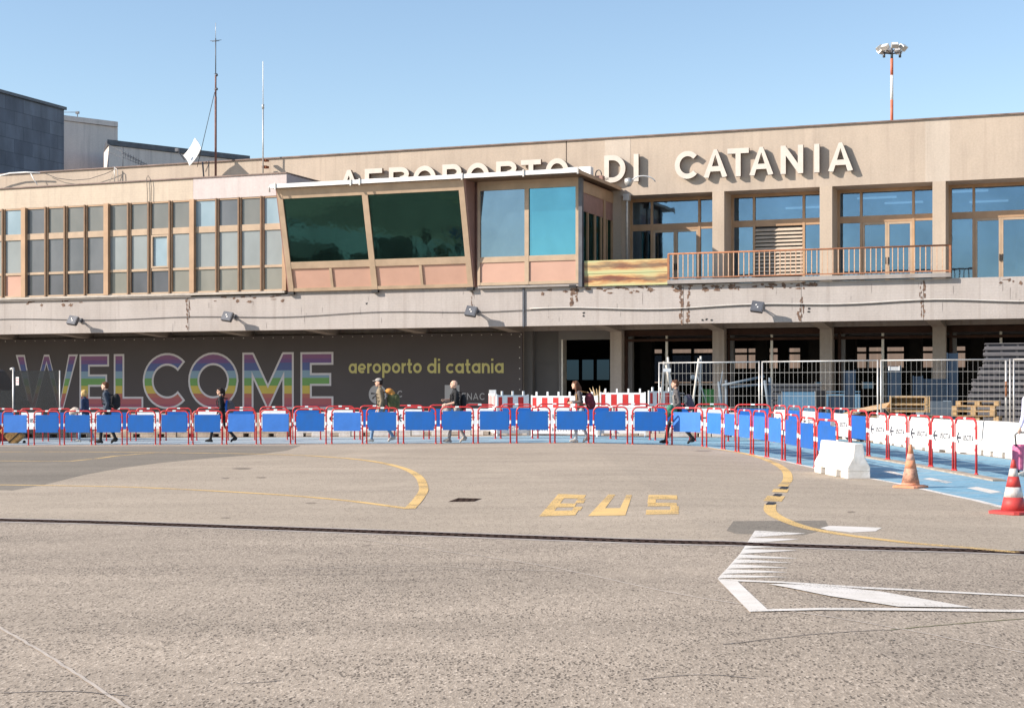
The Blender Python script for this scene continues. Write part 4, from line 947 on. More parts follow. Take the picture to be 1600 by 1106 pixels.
q.tube([Vector((LX(px, 3.6)-tx, 0, L(px, py, 3.6)[1]-tz)) for px, py in ((178, 263), (160, 271), (135, 279), (110, 281), (85, 278), (65, 270))], .014, 5); q.build('cable', 'cable', t_)
tx, tz = L(28, 270, 3.6); q = MB()
q.tube([Vector((LX(px, 3.6)-tx, 0, L(px, py, 3.6)[1]-tz)) for px, py in ((-30, 286), (-5, 276), (15, 271), (40, 269.5), (62, 270))], .035, 7)
q.tube([Vector((LX(px, 3.6)-tx, .02, L(px, py, 3.6)[1]-tz)) for px, py in ((47, 270), (52, 280), (58, 289))], .02, 6)
tag(q.build('bent_white_pipe', 'pwhite', None, loc=LW(tx, 3.6, tz), rotz=-TH), 'bent white pipe arching over the roof at the far left', 'pipe')
tx, tz = L(121, 188, 30); q = MB(); q.tube([(0, 0, -.6), (0, 0, .55)], .03, 6); q.tube([(-1.4, 0, .6), (.1, 0, .5)], .02, 5); q.box(-.12, .12, -.05, .05, .4, .55)
tag(q.build('aerial', 'steeldk', None, loc=LW(tx, 30, tz), rotz=-TH), 'tiny aerial on top of the pale rendered block', 'antenna')
q = MB(); x0 = LX(232, -.08); q.tube([(x0+.12*k_-.05, -.09, z) for k_, z in ((0, 6.2), (.0, 8.2), (0, 9.6), (-.3, 10.15), (.3, 10.25), (1.2, 10.1), (1.6, 9.8), (1.5, 9.2))], .012, 5)
tag(q.build('hanging_cable', 'cable', None, loc=LW(0, 0, 0), rotz=-TH), 'thin cable looping over the low parapet and hanging down the office windows', 'cable')
# apron light mast beyond the roof
DM = 120; b_ = W(1393.5, 300, DM); tz = W(1393.5, 78, DM).z; t_ = thing('apron_light_mast', 'tall red and white banded floodlight mast beyond the terminal roof', 'light mast', (b_.x, b_.y, 0))
for y0, y1, m_ in ((92, 118, 'mastred'), (118, 156.5, 'pwhite'), (156.5, 200, 'mastred'), (200, 245, 'pwhite'), (245, 290, 'mastred')):
    M.setdefault('mastred', mat('mast_red', (.55, .16, .09), .6, var=.1))
    q = MB(); q.tube([(0, 0, W(0, y1, DM).z), (0, 0, W(0, y0, DM).z)], .115, 10); q.build('band', m_, t_)
q = MB(); q.tube([(0, 0, 0), (0, 0, W(0, 290, DM).z)], .14, 10); q.tube([(0, 0, W(0, 92, DM).z), (0, 0, tz)], .1, 8); 
for a_ in range(0, 360, 45): q.tube([(0, 0, tz-.35), (.75*math.cos(R(a_)), .75*math.sin(R(a_)), tz-.15)], .035, 5)
q.build('pole', 'steeldk', t_)
for k_, a_ in enumerate(range(0, 360, 45)):
    q = MB(); q.box(-.26, .26, -.16, .16, -.2, .2); q.box(-.22, .22, -.175, -.16, -.16, .16, 1)
    l_ = q.build('floodlight', ['steel', 'pwhite'], t_, loc=(.95*math.cos(R(a_)), .95*math.sin(R(a_)), tz+(.05 if k_ % 2 else .12))); l_.rotation_euler = (R(-50), 0, R(a_+90))
q = MB(); q.box(-.05, .05, -.05, .05, tz, tz+.3); q.tube([(-.6, 0, tz-.6), (-.6, 0, tz-.25)], .1, 8); q.tube([(.62, 0, tz-.6), (.62, 0, tz-.2)], .1, 8); q.box(.28, .36, -.04, .04, tz+.2, tz+.42, 0); q.build('horns', 'steeldk', t_)

# ================================================================ BARRIERS
def hoop_path(w_, h_, r=.13, n=6):
    pts = [(-w_/2, 0, 0), (-w_/2, 0, h_-r)]
    pts += [(-w_/2+r-r*math.cos(R(90*k/n)), 0, h_-r+r*math.sin(R(90*k/n))) for k in range(1, n+1)]
    pts += [(w_/2-r+r*math.sin(R(90*k/n)), 0, h_-r+r*math.cos(R(90*k/n))) for k in range(0, n+1)]
    return pts+[(w_/2, 0, 0)]
def make_barrier(kind, h_=1.0, w_=.88):
    t_ = thing('pedestrian_barrier', 'red tubular barrier', 'barrier'); q = MB(); q.tube(hoop_path(w_, h_-.022), .021, 8)
    for s in (-1, 1):
        for z in (h_*.42, h_*.82): q.box(s*(w_/2-.075) if s < 0 else w_/2-.075, (s*(w_/2-.075) if s < 0 else w_/2-.075)+(.06 if s > 0 else -.06)+(.0), -.008, .008, z-.015, z+.015)
    for s in (-1, 1): q.box(min(s*w_/2, s*(w_/2-.09)), max(s*w_/2, s*(w_/2-.09)), -.007, .007, h_*.44-.012, h_*.44+.012); q.box(min(s*w_/2, s*(w_/2-.09)), max(s*w_/2, s*(w_/2-.09)), -.007, .007, h_*.80-.012, h_*.80+.012)
    for s in (-1, 1): q.lathe([(.035, 0), (.035, .012), (.024, .03)], 8, (s*w_/2, 0, 0))
    q.build('frame', 'red', t_)
    q = MB(); q.box(-w_/2+.05, w_/2-.05, -.018, -.009, h_*.36, h_*.87)
    pm = {'blue': 'blue', 'lighter': 'blue2'}.get(kind, 'pwhite'); p_ = q.build('panel', pm, t_, bevel=.004)
    for s in (-1, 1): q = MB(); q.tube([(s*w_/2, 0, h_*.53), (s*w_/2, 0, h_*.62)], .0225, 8, caps=False); q.build('reflective_band', 'pwhite', t_)
    q = MB(); q.tube([(-.05, 0, h_-.022), (.05, 0, h_-.022)], .0225, 8, caps=False); q.build('reflective_band', 'pwhite', t_)
    if kind == 'white':
        q = MB(); ya = -.0215; cz = h_*.62
        for rb in ribbon([(-.15, cz), (-.31, cz)], .04)+ribbon([(-.235, cz+.10), (-.315, cz+.012), (-.315, cz-.012), (-.235, cz-.10)], .04): q.face([(v.x, ya, v.y) for v in rb])
        q.build('arrow', 'text', p_); q = MB()
        x = -.05; ht = .105
        for c_ in 'USCITA': wg = glyph(c_, .17)[0]*ht*.86; put_glyph(q, c_, x, cz-.045, None if c_ == 'I' else wg, ht, .17, ya-.001, step=.0006); x += wg+.014
        q.build('lettering', 'text', p_)
    return t_
proto = {('blue', 1.0): make_barrier('blue'), ('lighter', 1.0): make_barrier('lighter'), ('white', 1.0): make_barrier('white')}
used = set()
def place_barrier(kind, A, B, hs, label, group, lean=0):
    A, B = Vector(A), Vector(B); c_ = (A+B)/2; wd = (B-A).to_2d().length; rz = math.atan2(B.y-A.y, B.x-A.x)
    p_ = proto[(kind, 1.0)]; s_ = (wd/.88, 1, hs)
    if kind not in used:
        used.add(kind); p_.location = c_; p_.rotation_euler = (lean, 0, rz); p_.scale = s_; p_['label'] = label; p_['group'] = group; return p_
    o_ = dup(p_, c_, rz, label, group, s_); o_.rotation_euler = (lean, 0, rz); return o_
ordn = ['first', 'second', 'third', 'fourth', 'fifth', 'sixth', 'seventh', 'eighth', 'ninth', 'tenth', 'eleventh', 'twelfth', 'thirteenth', 'fourteenth', 'fifteenth', 'sixteenth', 'seventeenth', 'eighteenth', 'nineteenth', 'twentieth', 'twenty-first', 'twenty-second', 'twenty-third', 'twenty-fourth', 'twenty-fifth', 'twenty-sixth', 'twenty-seventh', 'twenty-eighth', 'twenty-ninth', 'thirtieth']
FR = [(-43, 695, -1.5, 695), (4, 695, 44.5, 695), (53.5, 695, 93.5, 695), (100.5, 695, 143, 695), (149, 695, 191, 695), (198.5, 695, 243, 695), (250, 695, 294.5, 695), (301.5, 695, 347, 695), (354, 695, 400.5, 695), (407.5, 695, 454, 695), (461.5, 695, 509.5, 695), (518.5, 695, 566.5, 695), (573, 694.5, 622, 694.5), (630.5, 694.5, 681, 694.5), (689, 694.5, 739.5, 694.5), (747, 694.5, 797.5, 694.5), (807.5, 694.5, 859.5, 694.5), (867, 694.5, 919.6, 694.5), (927.6, 694.5, 980.4, 694.5), (988.4, 694.5, 1042, 694.8), (1050, 695, 1097.4, 697.5), (1104, 698.5, 1128, 701.5), (1132, 702, 1149.5, 705.5), (1154, 706, 1173, 709.8), (1177, 710.3, 1196.5, 714), (1200.5, 714.5, 1222, 718.8), (1226.5, 719.3, 1246.5, 724.8), (1250.5, 725.5, 1273, 730.5), (1277, 731, 1308.5, 738)]
def rowpt(px, d0, d1):
    D = 1/(1/d0+(1/d1-1/d0)*px/1050); X = (px-800)/F*D; return Vector((X, D, g(X)))
def hfit(px0, py0, px1, py1, ytop):
    m_ = G((px0+px1)/2, (py0+py1)/2); return ((py0+py1)/2-ytop)/F*m_.y
tops = [641]*8+[640, 639.5, 638.5, 637.5, 636.5, 635.5, 635, 635, 635, 635, 635, 635, 636, 637, 638, 638.5, 640.5, 643, 646.5, 651, 654.5]
rb = random.Random(11)
for i, (q, tp) in enumerate(zip(FR, tops)):
    A, B = G(q[0], q[1]), G(q[2], q[3])
    if i < 20: A, B = rowpt(q[0], 45.5, 42.6), rowpt(q[2], 45.5, 42.6)
    kd = 'lighter' if i in (1, 8, 9, 11, 20, 21, 22, 23, 24, 25) else 'blue'
    where = 'along the front row'
    place_barrier(kd, A, B, min(1.06, max(.95, hfit(*q, tp))), 'red tubular barrier with %s blue panel, %s from left in the front row' % ('lighter' if kd == 'lighter' else 'deep', ordn[i]), 'blue panelled barriers of the front row', rb.uniform(-.01, .01))
bnd = [1146, 1085, 1022.5, 961, 899.5, 839, 781, 724, 669, 615, 561, 508, 456, 405, 355, 306, 258, 211, 165, 119, 74, 30, -14]
for i, (b1_, b0_) in enumerate(zip(bnd, bnd[1:])):
    px0, px1 = b0_+1.5, b1_-7; y = 688.6-(.9 if px0 < 400 else 0)
    if i == 0: px1 = 1138
    kd = 'white' if i % 2 == 0 else 'blue'
    A, B = rowpt(px0, 49.0, 47.0), rowpt(px1, 49.0, 47.0); hs = hfit(px0, y, px1, y, 630.5+ (7 if px0 < 200 else 7*(1-min(1, max(0, (px0-200)/700))))-.3)
    place_barrier(kd, A, B, min(1.13, hs), 'red barrier with %s panel behind the walkers, %s from the right bend' % (kd, ordn[i]), 'barriers of the rear row behind the walkers')
A, B = G(1149, 688.8), G(1204, 689.5); place_barrier('blue', A, B, 1.12, 'red tubular barrier with blue panel where the rear row bends towards the right', 'barriers of the rear row behind the walkers')
RS = [(1210, 690.5, 1228, 692.5, 631, 'white'), (1231.5, 693, 1251, 696, 632.6, 'blue'), (1254, 696.5, 1275.5, 700, 634.4, 'white'), (1278.5, 700.5, 1300, 704, 636, 'blue'), (1303, 704.5, 1327, 709, 637, 'white'), (1330, 709.5, 1355, 714, 640, 'blue'), (1358.5, 714.5, 1385.5, 719.4, 643, 'white'), (1389, 720, 1417, 725, 646.5, 'white'), (1420.8, 725.5, 1452.6, 731, 650.5, 'white'), (1456, 731.6, 1489, 737, 652.5, 'white'), (1493, 737.7, 1525.5, 744, 655, 'white')]
for i, (a0, y0, a1, y1, tp, kd) in enumerate(RS):
    A, B = G(a0, y0), G(a1, y1); 
    if a0 > 1340: A.z += .03; B.z += .03
    hs = min(1.1, max(1.0, hfit(a0, y0, a1, y1, tp)-(.05 if a0 > 1340 else 0)))
    place_barrier(kd, A, B, hs, 'red barrier with %s panel, %s of the slanting row beside the path' % ('blue' if kd == 'blue' else 'white exit sign', ordn[i]), 'barriers slanting along the blue path')
q = MB(); c_ = G(1311, 734); q.box(-.035, .035, -.035, .035, 0, .95); tag(q.build('grey_post', 'steel', None, loc=(c_.x, c_.y+.6, c_.z)), 'short grey metal post behind the white concrete block', 'post')

# jersey blocks
def jersey(label, c_, rz, L_=2.0, sc_=1.0, m='jersey', group=None, hh=.8):
    t_ = thing('jersey_block', label, 'concrete barrier', c_, rz, group)
    pr = [(-.30, .12), (-.30, .20), (-.16, .36), (-.12, hh-.02), (-.10, hh), (.10, hh), (.12, hh-.02), (.16, .36), (.30, .20), (.30, .12)]
    q = MB(); q.prism([(x*sc_, z*1.0) for x, z in pr], -L_/2, L_/2)
    for f0, f1 in ((0, .20), (.34, .66), (.80, 1)): q.box(-.30*sc_, .30*sc_, -L_/2+L_*f0, -L_/2+L_*f1, 0, .12)
    q.build('body', m, t_, bevel=.012)
    return t_
P0, P1 = G(1271, 738), G(1332, 749.5); d_ = (P1-P0); 
# near white block: its long side runs from the left rear to the right front
A = G(1272, 738.5); B = G(1338, 748.5); ctr = (A+B)/2
jb = jersey('chipped white concrete jersey block at the end of the front barrier row', (0, 0, 0), 0, 1.0, .88, hh=.62)
dirv = (G(1326, 748)-G(1274, 737.5)); Lb = dirv.to_2d().length
bpy.data.objects.remove(kids(jb)[0]); bpy.data.objects.remove(jb)
rz_ = math.atan2(dirv.y, dirv.x)-R(90)
nrm = Vector((-dirv.y, dirv.x, 0)).normalized(); 
if nrm.y < 0: nrm = -nrm
cc = (G(1326, 748)+G(1274, 737.5))/2+nrm*.18; cc.z = -.03
jersey('chipped white concrete jersey block at the end of the front barrier row', cc, rz_, Lb, .66, hh=.60)
def jrow(pts, m, start, labelf, group, sp=2.02):
    P_ = [G(*p) for p in pts]; k_ = 0
    for A, B in zip(P_, P_[1:]):
        d = (B-A); n_ = max(1, round(d.to_2d().length/sp)); st = d/n_
        for i in range(n_):
            c_ = A+st*(i+.5); c_.z = g(c_.x); k_ += 1; nn = Vector((-d.y, d.x, 0)).normalized(); c_ = c_+nn*.28
            jersey(labelf % ordn[min(k_-1, 29)], c_, math.atan2(d.y, d.x)-R(90), st.to_2d().length-.03, 1, m, group, hh=.80)
jrow([(1600+160, 748), (1595, 719), (1527, 710), (1454, 705), (1388, 694.5), (1317, 686)][::-1], 'jersey', 0, 'white concrete block across the blue path, %s from the bend', 'white jersey blocks beside the path')
jrow([(455, 682.5), (1300, 682.6)], 'jersey', 0, 'white concrete block behind the rear barrier row, %s from the left', 'white jersey blocks behind the rear barriers')
jrow([(-60, 683), (450, 682.5)], 'stone', 0, 'bare beige concrete block under the WELCOME banner, %s from left', 'bare concrete blocks under the banner')

# red and white plastic fence panels
def pfence(px0, d0, px1, d1, ztop, label):
    A, B = W(px0, 680, d0), W(px1, 680, d1); d = B-A; L_ = d.to_2d().length
    t_ = thing('plastic_fence_panel', label, 'fence panel', (A.x, A.y, 0), math.atan2(d.y, d.x), 'red and white plastic fence panels')
    n_ = max(4, 2*round(L_/.36)); q = MB()
    q.box(0, L_, -.02, .02, ztop-.055, ztop); q.box(0, L_, -.02, .02, ztop-.48, ztop-.41); q.box(0, L_, -.02, .02, .12, .2)
    q.box(0, .05, -.025, .025, 0, ztop+.02); q.box(L_-.05, L_, -.025, .025, 0, ztop+.02)
    for i in range(0, n_, 2): x = (i+1)*L_/n_; q.box(x-.028, x+.028, -.024, .024, ztop, ztop+.13)
    for i in range(int(L_/.09)): x = .06+i*.09; q.box(x-.018, min(L_-.06, x+.018), -.012, .012, .2, ztop-.48)
    q.build('frame', 'pwhite', t_)
    for i in range(n_):
        x0, x1 = i*L_/n_+.004, (i+1)*L_/n_-.004
        if i % 2 == 0: q = MB(); q.box(x0, x1, -.017, .017, ztop-.41, ztop-.055); q.build('red_stripe', 'stripe', t_)
        else: q = MB(); q.box(x0, x1, -.015, .015, ztop-.41, ztop-.055); q.build('white_stripe', 'pwhite', t_)
M['stripe'] = mat('red_plastic', (.62, .035, .03), .5, var=.08, vs=4)
pfence(764.5, 52, 775, 50.2, 1.38, 'narrow red and white plastic fence panel seen edge on beside the banner')
pfence(776, 50.2, 826, 50.6, 1.34, 'red and white plastic fence panel left of the woman with the maroon backpack')
pfence(830, 50, 934, 49.2, 1.32, 'red and white plastic fence panel behind the woman with the maroon backpack')
pfence(937, 50.5, 1009, 50.2, 1.42, 'red and white plastic fence panel left of the wire fence')
pfence(1013, 51.5, 1052, 52.0, 1.47, 'red and white plastic fence panel behind the left end of the wire fence')

# wire fence panels
fp = [(1030, 566), (1191, 564.2), (1376.5, 562), (1584, 560.5), (1800, 558)]
fpos = [Vector(((px-800)/F*(F*.91/(HOR-y)), F*.91/(HOR-y), 0)) for px, y in fp]
fl = ['galvanised wire mesh fence panel in front of the leaning wooden poles', 'galvanised wire mesh fence panel in front of the pale blue sheet', 'galvanised wire mesh fence panel behind the wooden pallets', 'galvanised wire mesh fence panel in front of the grey stack at the right edge']
for i, (A, B) in enumerate(zip(fpos, fpos[1:])):
    d = B-A; L_ = d.length-.10; t_ = thing('wire_fence_panel', fl[i], 'fence panel', (A.x, A.y, .22 if i < 9 else 0), math.atan2(d.y, d.x), 'galvanised wire fence panels')
    zt_ = 2.16; q = MB()
    q.tube([(0, 0, -.2), (0, 0, zt_)], .024, 8); q.tube([(L_, 0, -.2), (L_, 0, zt_)], .024, 8); q.tube([(0, 0, zt_-.02), (L_, 0, zt_-.02)], .022, 8); q.tube([(0, 0, .05), (L_, 0, .05)], .02, 8)
    q.build('frame', 'steel', t_); q = MB()
    nv = 25
    for j in range(1, nv): x = L_*j/nv; q.beam((x, 0, .05), (x+rb.uniform(-.012, .012), 0, zt_-.03), .004, .004)
    for j in range(1, 6): z = .05+(zt_-.05)*j/6*1.0; q.beam((0, .006, z), (L_, .006, z), .007, .007)
    q.build('wire_mesh', 'wire', t_)
    for x in (0, L_): q = MB(); q.box(x-.3, x+.3, -.12, .12, -.22, -.08); q.build('foot_block', 'stone', t_)
t_ = thing('rust_spotted_pole', 'white pole spotted with rust standing before the grey stack', 'pole', (W(1572, 600, 45).x, 45, 0))
q = MB(); q.tube([(0, 0, 0), (0, 0, 2.36)], .03, 8); q.build('pole', 'steel', t_); q = MB(); q.tube([(0, 0, 1.3), (0, 0, 1.75)], .031, 8); q.build('rust_patch', 'rail', t_)

# cones
def cone(label, px, py, h_, rb_, cols_, tilt=0):
    c_ = G(px, py); t_ = thing('traffic_cone', label, 'traffic cone', c_, rb.uniform(0, 1))
    q = MB(); s = rb_*1.38; pts = [(s*sx, s*sy) for sx, sy in ((-.8, -1), (.8, -1), (1, -.8), (1, .8), (.8, 1), (-.8, 1), (-1, .8), (-1, -.8))]
    A_ = [q.b.verts.new((x, y, .005)) for x, y in pts]; B_ = [q.b.verts.new((x, y, .035)) for x, y in pts]; C_ = [q.b.verts.new((x*.82, y*.82, .045)) for x, y in pts]
    for U, V in ((A_, B_), (B_, C_)):
        for i in range(8): q.b.faces.new([U[i], U[(i+1) % 8], V[(i+1) % 8], V[i]])
    q.b.faces.new(A_[::-1]); q.b.faces.new(C_); q.build('base', cols_[0][1], t_)
    z0 = .04
    for nm, m_, f0, f1 in [('body' if i == 0 or c2[1] == cols_[0][1] else 'reflective_band', c2[1], c2[2], c2[3]) for i, c2 in enumerate(cols_)]:
        rad = lambda f: (rb_*.92*(1-f)+.022*f)
        q = MB(); q.lathe([(rad(f0), z0+(h_-z0)*f0), (rad(f1), z0+(h_-z0)*f1)] + ([(rad(f1)*.5, h_+.01)] if f1 > .99 else []), 24); q.build(nm, m_, t_)
    return t_
M['corange'] = mat('weathered_orange', (.72, .27, .12), .8, c2=(.50, .26, .19), vs=9, bump=.3, bs=20)
M['cworn'] = mat('dirty_faded_band', (.62, .34, .23), .85, c2=(.24, .13, .10), vs=15)
M['cfade'] = mat('faded_pink_band', (.62, .40, .33), .85, c2=(.50, .26, .2), vs=13)
M['cred'] = mat('red_cone_plastic', (.60, .06, .05), .55, c2=(.42, .05, .05), vs=8)
M['cwhite'] = mat('scuffed_white_band', (.74, .70, .66), .6, c2=(.40, .35, .33), vs=16, stretch=(1, 1, .4))
cone('weathered orange traffic cone with worn dirty bands on the edge of the blue path', 1422.7, 761.8, .67, .155, [('b', 'corange', 0, .06), ('w', 'cworn', .06, .42), ('b', 'corange', .42, .62), ('w', 'cfade', .62, .78), ('b', 'corange', .78, 1)])
cone('red traffic cone with two scuffed white bands at the right edge', 1583.5, 802.5, .655, .165, [('b', 'cred', 0, .27), ('w', 'cwhite', .27, .47), ('b', 'cred', .47, .68), ('w', 'cwhite', .68, .84), ('b', 'cred', .84, 1)])

# ================================================================ BUILDING SITE THINGS
PAL = None
def pallet(c_, rz, label, group, tilt=0, w_=1.2, d_=.8):
    global PAL
    if PAL: t_ = dup(PAL, c_, rz, label, group); return t_
    t_ = PAL = thing('wooden_pallet', label, 'pallet', c_, rz, group); q = MB()
    for i in range(7): y = -d_/2+i*(d_-.09)/6; q.box(-w_/2, w_/2, y, y+.09, .122, .144)
    q.build('deck_boards', 'wood', t_); q = MB()
    for y in (-d_/2, -.05, d_/2-.1):
        for x in (-w_/2, -.07, w_/2-.14): q.box(x, x+.14, y+.002, y+.098, .022, .10); q.build('block', 'wood', t_); q = MB()
    for x in (-w_/2+.002, -.068, w_/2-.138): q.box(x, x+.135, -d_/2, d_/2, .10, .1215)
    for y in (-d_/2, -.05, d_/2-.1): q.box(-w_/2, w_/2, y, y+.10, 0, .0215)
    q.build('runners', 'wood', t_); t_.rotation_euler = (tilt, 0, rz); return t_
pos = W(1524, 600, 45.5)
for i in range(8):
    pallet((pos.x+rb.uniform(-.06, .09)+(0.12 if i < 5 else 0), pos.y+rb.uniform(-.05, .05), .02+.146*i), R(-22)+rb.uniform(-.05, .05), 'wooden pallet, %s from the bottom of the stack beside the grey sheets' % ordn[i], 'stack of wooden pallets at the right')
pos = W(1448, 600, 46.5)
for i in range(5): pallet((pos.x+(.0 if i < 4 else -.1), pos.y, .02+.146*i), R(18)+rb.uniform(-.05, .05), 'wooden pallet, %s from the bottom of the low stack behind the exit signs' % ordn[i], 'low stack of wooden pallets')
pos = W(1418, 600, 45.8)
t_ = thing('wooden_crate', 'open fronted wooden crate lying on the cardboard and pallets', 'crate', (pos.x, pos.y, .86), R(-12)); q = MB()
for z in (0, .20, .42): q.box(-.50, .50, -.3, .3, z, z+.055)
q.box(-.46, .46, .26, .3, .056, .199); q.box(-.46, .46, .26, .3, .256, .419)
for x in (-.50, .47): q.box(x, x+.04, -.3, .3, .056, .199); q.box(x, x+.04, -.3, .3, .256, .419)
q.build('boards', 'wood', t_); q = MB(); q.box(.515, .55, -.32, .5, -.01, .20); q.box(.515, .55, -.32, .5, .23, .47); q.box(.55, .62, -.3, -.2, -.01, .47); q.box(.55, .62, .3, .4, -.01, .47); q.build('side_panel', 'wood', t_)
for i in range(5):
    pp_ = W((1412, 1410, 1414, 1407, 1412)[i], 600, 45.8); pallet((pp_.x, pp_.y, .02+.146*i), R(-14)+rb.uniform(-.05, .05), 'wooden pallet, %s from the bottom of the pile under the crate' % ordn[i], 'pile of wooden pallets under the crate')
t_ = thing('cardboard_sheet', 'bent brown cardboard sheet lying on the rubble left of the pallets', 'cardboard', (W(1352, 600, 46).x, 46, .78), R(-8)); q = MB()
q.face([(-.75, -.3, .0), (.55, -.35, .18), (.75, .3, .36), (-.35, .5, .12)]); q.face([(.55, -.35, .18), (.75, -.32, -.06), (.92, .3, .1), (.75, .3, .36)]); q.face([(-1.2, -.2, -.1), (1.0, -.45, -.02), (1.1, .2, .05), (-1.0, .5, .0)])
o = q.build('sheet', 'card', t_); m_ = o.modifiers.new('s', 'SOLIDIFY'); m_.thickness = .012
t_ = thing('rubble_heap', 'grey heap of bagged rubble under the cardboard', 'rubble heap', (W(1345, 600, 46.5).x, 46.5, 0), 0); q = MB()
for i in range(26): q.ball((rb.uniform(-1.9, 2.2), rb.uniform(-.4, .5), rb.uniform(.1, .45)), (rb.uniform(.15, .4), rb.uniform(.15, .35), rb.uniform(.08, .2)), n=8)
q.build('heap', 'kerb', t_); t_['kind'] = 'stuff'
# stepped stack of grey formwork beams
t_ = thing('formwork_stack', 'tall stepped stack of grey steel decking sheets at the right edge', 'stack of panels', (W(1540, 600, 49).x, 49, 0), R(-16))
lv = [(1512, 0), (1512, 0), (1512, 0), (1512, 0), (1513, 0), (1513, 0), (1513, 0), (1514, 0), (1519, 0), (1519, 0), (1528, 0), (1530, 0), (1536, 0), (1538, 0), (1537, 0), (1539, 0)]
x0_ = W(1540, 600, 49).x; nz = len(lv); zt_ = 2.97
for i, (px, _) in enumerate(lv):
    z0 = zt_*i/nz; z1 = zt_*(i+1)/nz; xa_ = W(px, 600, 49).x-x0_; q = MB()
    q.box(xa_, 6, -.0, 1.2, z0, z0+.085, 0); q.box(xa_+.10, 6, .07, 1.1, z0+.085, z1-.03, 1); q.box(xa_, 6, -.03, 1.2, z1-.03, z1-.004, 0)
    for j in range(14): xx = xa_+.05+j*.45; q.box(xx, xx+.07, .02, .07, z0+.085, z1-.03, 0)
    q.build('decking_sheet', ['formw', 'formdk'], t_)
# sheets, frames, posts
def plate(name, label, cat, px0, px1, y0, D, m, y1=688, th=.06, rz=0, lean=0):
    A, B = W(px0, y0, D), W(px1, y1, D); t_ = thing(name, label, cat, ((A.x+B.x)/2, D, max(0, B.z)), rz)
    h_ = A.z-max(0, B.z); w_ = B.x-A.x; q = MB(); q.box(-w_/2, w_/2, 0, th, 0, h_); o_ = q.build('sheet', m, t_, bevel=.006)
    q = MB(); q.box(-w_/2-.02, -w_/2, -.01, th+.01, 0, h_+.02); q.box(w_/2, w_/2+.02, -.01, th+.01, 0, h_+.02); q.build('edge_trim', 'steel' if m == 'lblue' else m, t_)
    t_.rotation_euler = (R(lean), 0, rz); return t_
plate('blue_sheet', 'pale blue corrugated sheet leaning behind the wire fence', 'sheet', 1223, 1274, 612, 50.5, 'lblue', lean=-4)
plate('narrow_blue_sheet', 'narrow pale blue strip left of the large pale blue sheet', 'sheet', 1216, 1220, 617, 50.6, 'lblue')
plate('dark_sheet', 'dark blue board standing left of the concrete column', 'board', 1320, 1336, 579, 53.5, 'navy')
plate('navy_board', 'navy board with a white note on top behind the wire fence', 'board', 1389, 1407, 572, 51.5, 'navy')
plate('navy_board', 'short navy board standing between the taller ones', 'board', 1428, 1441, 588, 52.5, 'navy')
plate('navy_board', 'wide low navy board behind the wrapped bricks', 'board', 1443, 1480, 592, 53.0, 'navy')
plate('navy_board', 'tallest navy board standing beside the grey stack', 'board', 1481, 1496, 552, 52.5, 'navy')
plate('note_board', 'small white board on top of the navy board', 'board', 1390, 1405, 573, 51.3, 'pwhite', y1=579)
plate('dark_crate', 'black crate stack between the blue sheet and the window frame', 'crate', 1275, 1290, 610, 52, 'black')
plate('blue_box', 'light blue box deep inside the undercroft', 'box', 1348, 1364, 597, 58, 'lblue', y1=607)
plate('blue_box', 'small pale blue box left of the concrete column', 'box', 1274, 1283, 597, 58, 'lblue', y1=604)
plate('green_container', 'green plastic container behind the wooden trestle', 'container', 1099, 1115, 608, 54, 'green')
plate('wrapped_bricks', 'block of bricks wrapped in shiny film beside the pallets', 'brick pack', 1444, 1486, 627, 49, 'bluesteel', th=.9)
def frame_(label, px0, px1, y0, y1, D, m, th=.045):
    A, B = W(px0, y0, D), W(px1, y1, D); t_ = thing('window_frame', label, 'window frame', (A.x, D, 0)); w_ = B.x-A.x; q = MB()
    z1 = A.z; z0 = max(.0, B.z); q.box(0, w_, 0, .05, z1-th, z1); q.box(w_-th, w_, 0, .05, z0, z1-th); q.box(0, th, 0, .05, z0, z1-th); q.box(0, w_, -.02, .04, z1+.06, z1+.09)
    q.build('frame', m, t_); q = MB(); q.box(th, w_-th, .02, .03, z0, z1-th); q.build('pane', 'navy', t_)
frame_('pale blue window frame leaning behind the wire fence', 1292, 1320, 615.5, 690, 51, 'lblue', .05)
frame_('narrow pale blue frame right of the dark blue board', 1336.5, 1344, 615.5, 690, 51, 'lblue', .07)
def poles(name, label, cat, D, segs, m, r_=.022, extra=None):
    a0 = W(segs[0][0], 680, D); t_ = thing(name, label, cat, (a0.x, D, 0))
    for i, s in enumerate(segs):
        q = MB(); A, B = W(s[0], s[1], D+.05*i), W(s[2], s[3], D+.05*i); off = Vector((a0.x, D, 0)); q.tube([A-off, B-off], r_, 6); q.build('pole', m, t_)
    return t_, a0
M['pwood'] = mat('whitewashed_wood', (.60, .56, .50), .8, var=.12, vs=8)
poles('wooden_trestle', 'whitewashed trestle of crossed poles at the left end of the wire fence', 'trestle', 49.6, [(1037.5, 565, 1032, 660), (1043.5, 558, 1052, 665), (1045, 583, 1062, 640), (1041, 570, 1046, 600)], 'pwood', .035)
poles('wooden_trestle', 'whitewashed trestle of two leaning poles behind the man in the dark shirt', 'trestle', 50.2, [(1092, 560, 1079, 655), (1095, 556.5, 1092, 665)], 'pwood', .035)
poles('metal_stand', 'thin grey metal stand with a crossing brace right of the trestle', 'stand', 51.5, [(1088, 582, 1106, 635), (1122, 600, 1128, 650), (1129, 580, 1120, 640)], 'bluesteel', .02)
t_, _a = poles('scaffold_frame', 'blue grey scaffold tubes crossing behind the wire fence', 'scaffold', 51, [(1128, 602, 1194, 588), (1140, 604.5, 1194, 600), (1134.5, 594, 1135, 680), (1123, 596, 1129, 640)], 'bluesteel', .045)
poles('leaning_props', 'two blue grey props leaning right of the fence post', 'props', 50.5, [(1195, 594, 1203, 650), (1203, 590, 1203, 660)], 'bluesteel', .05)
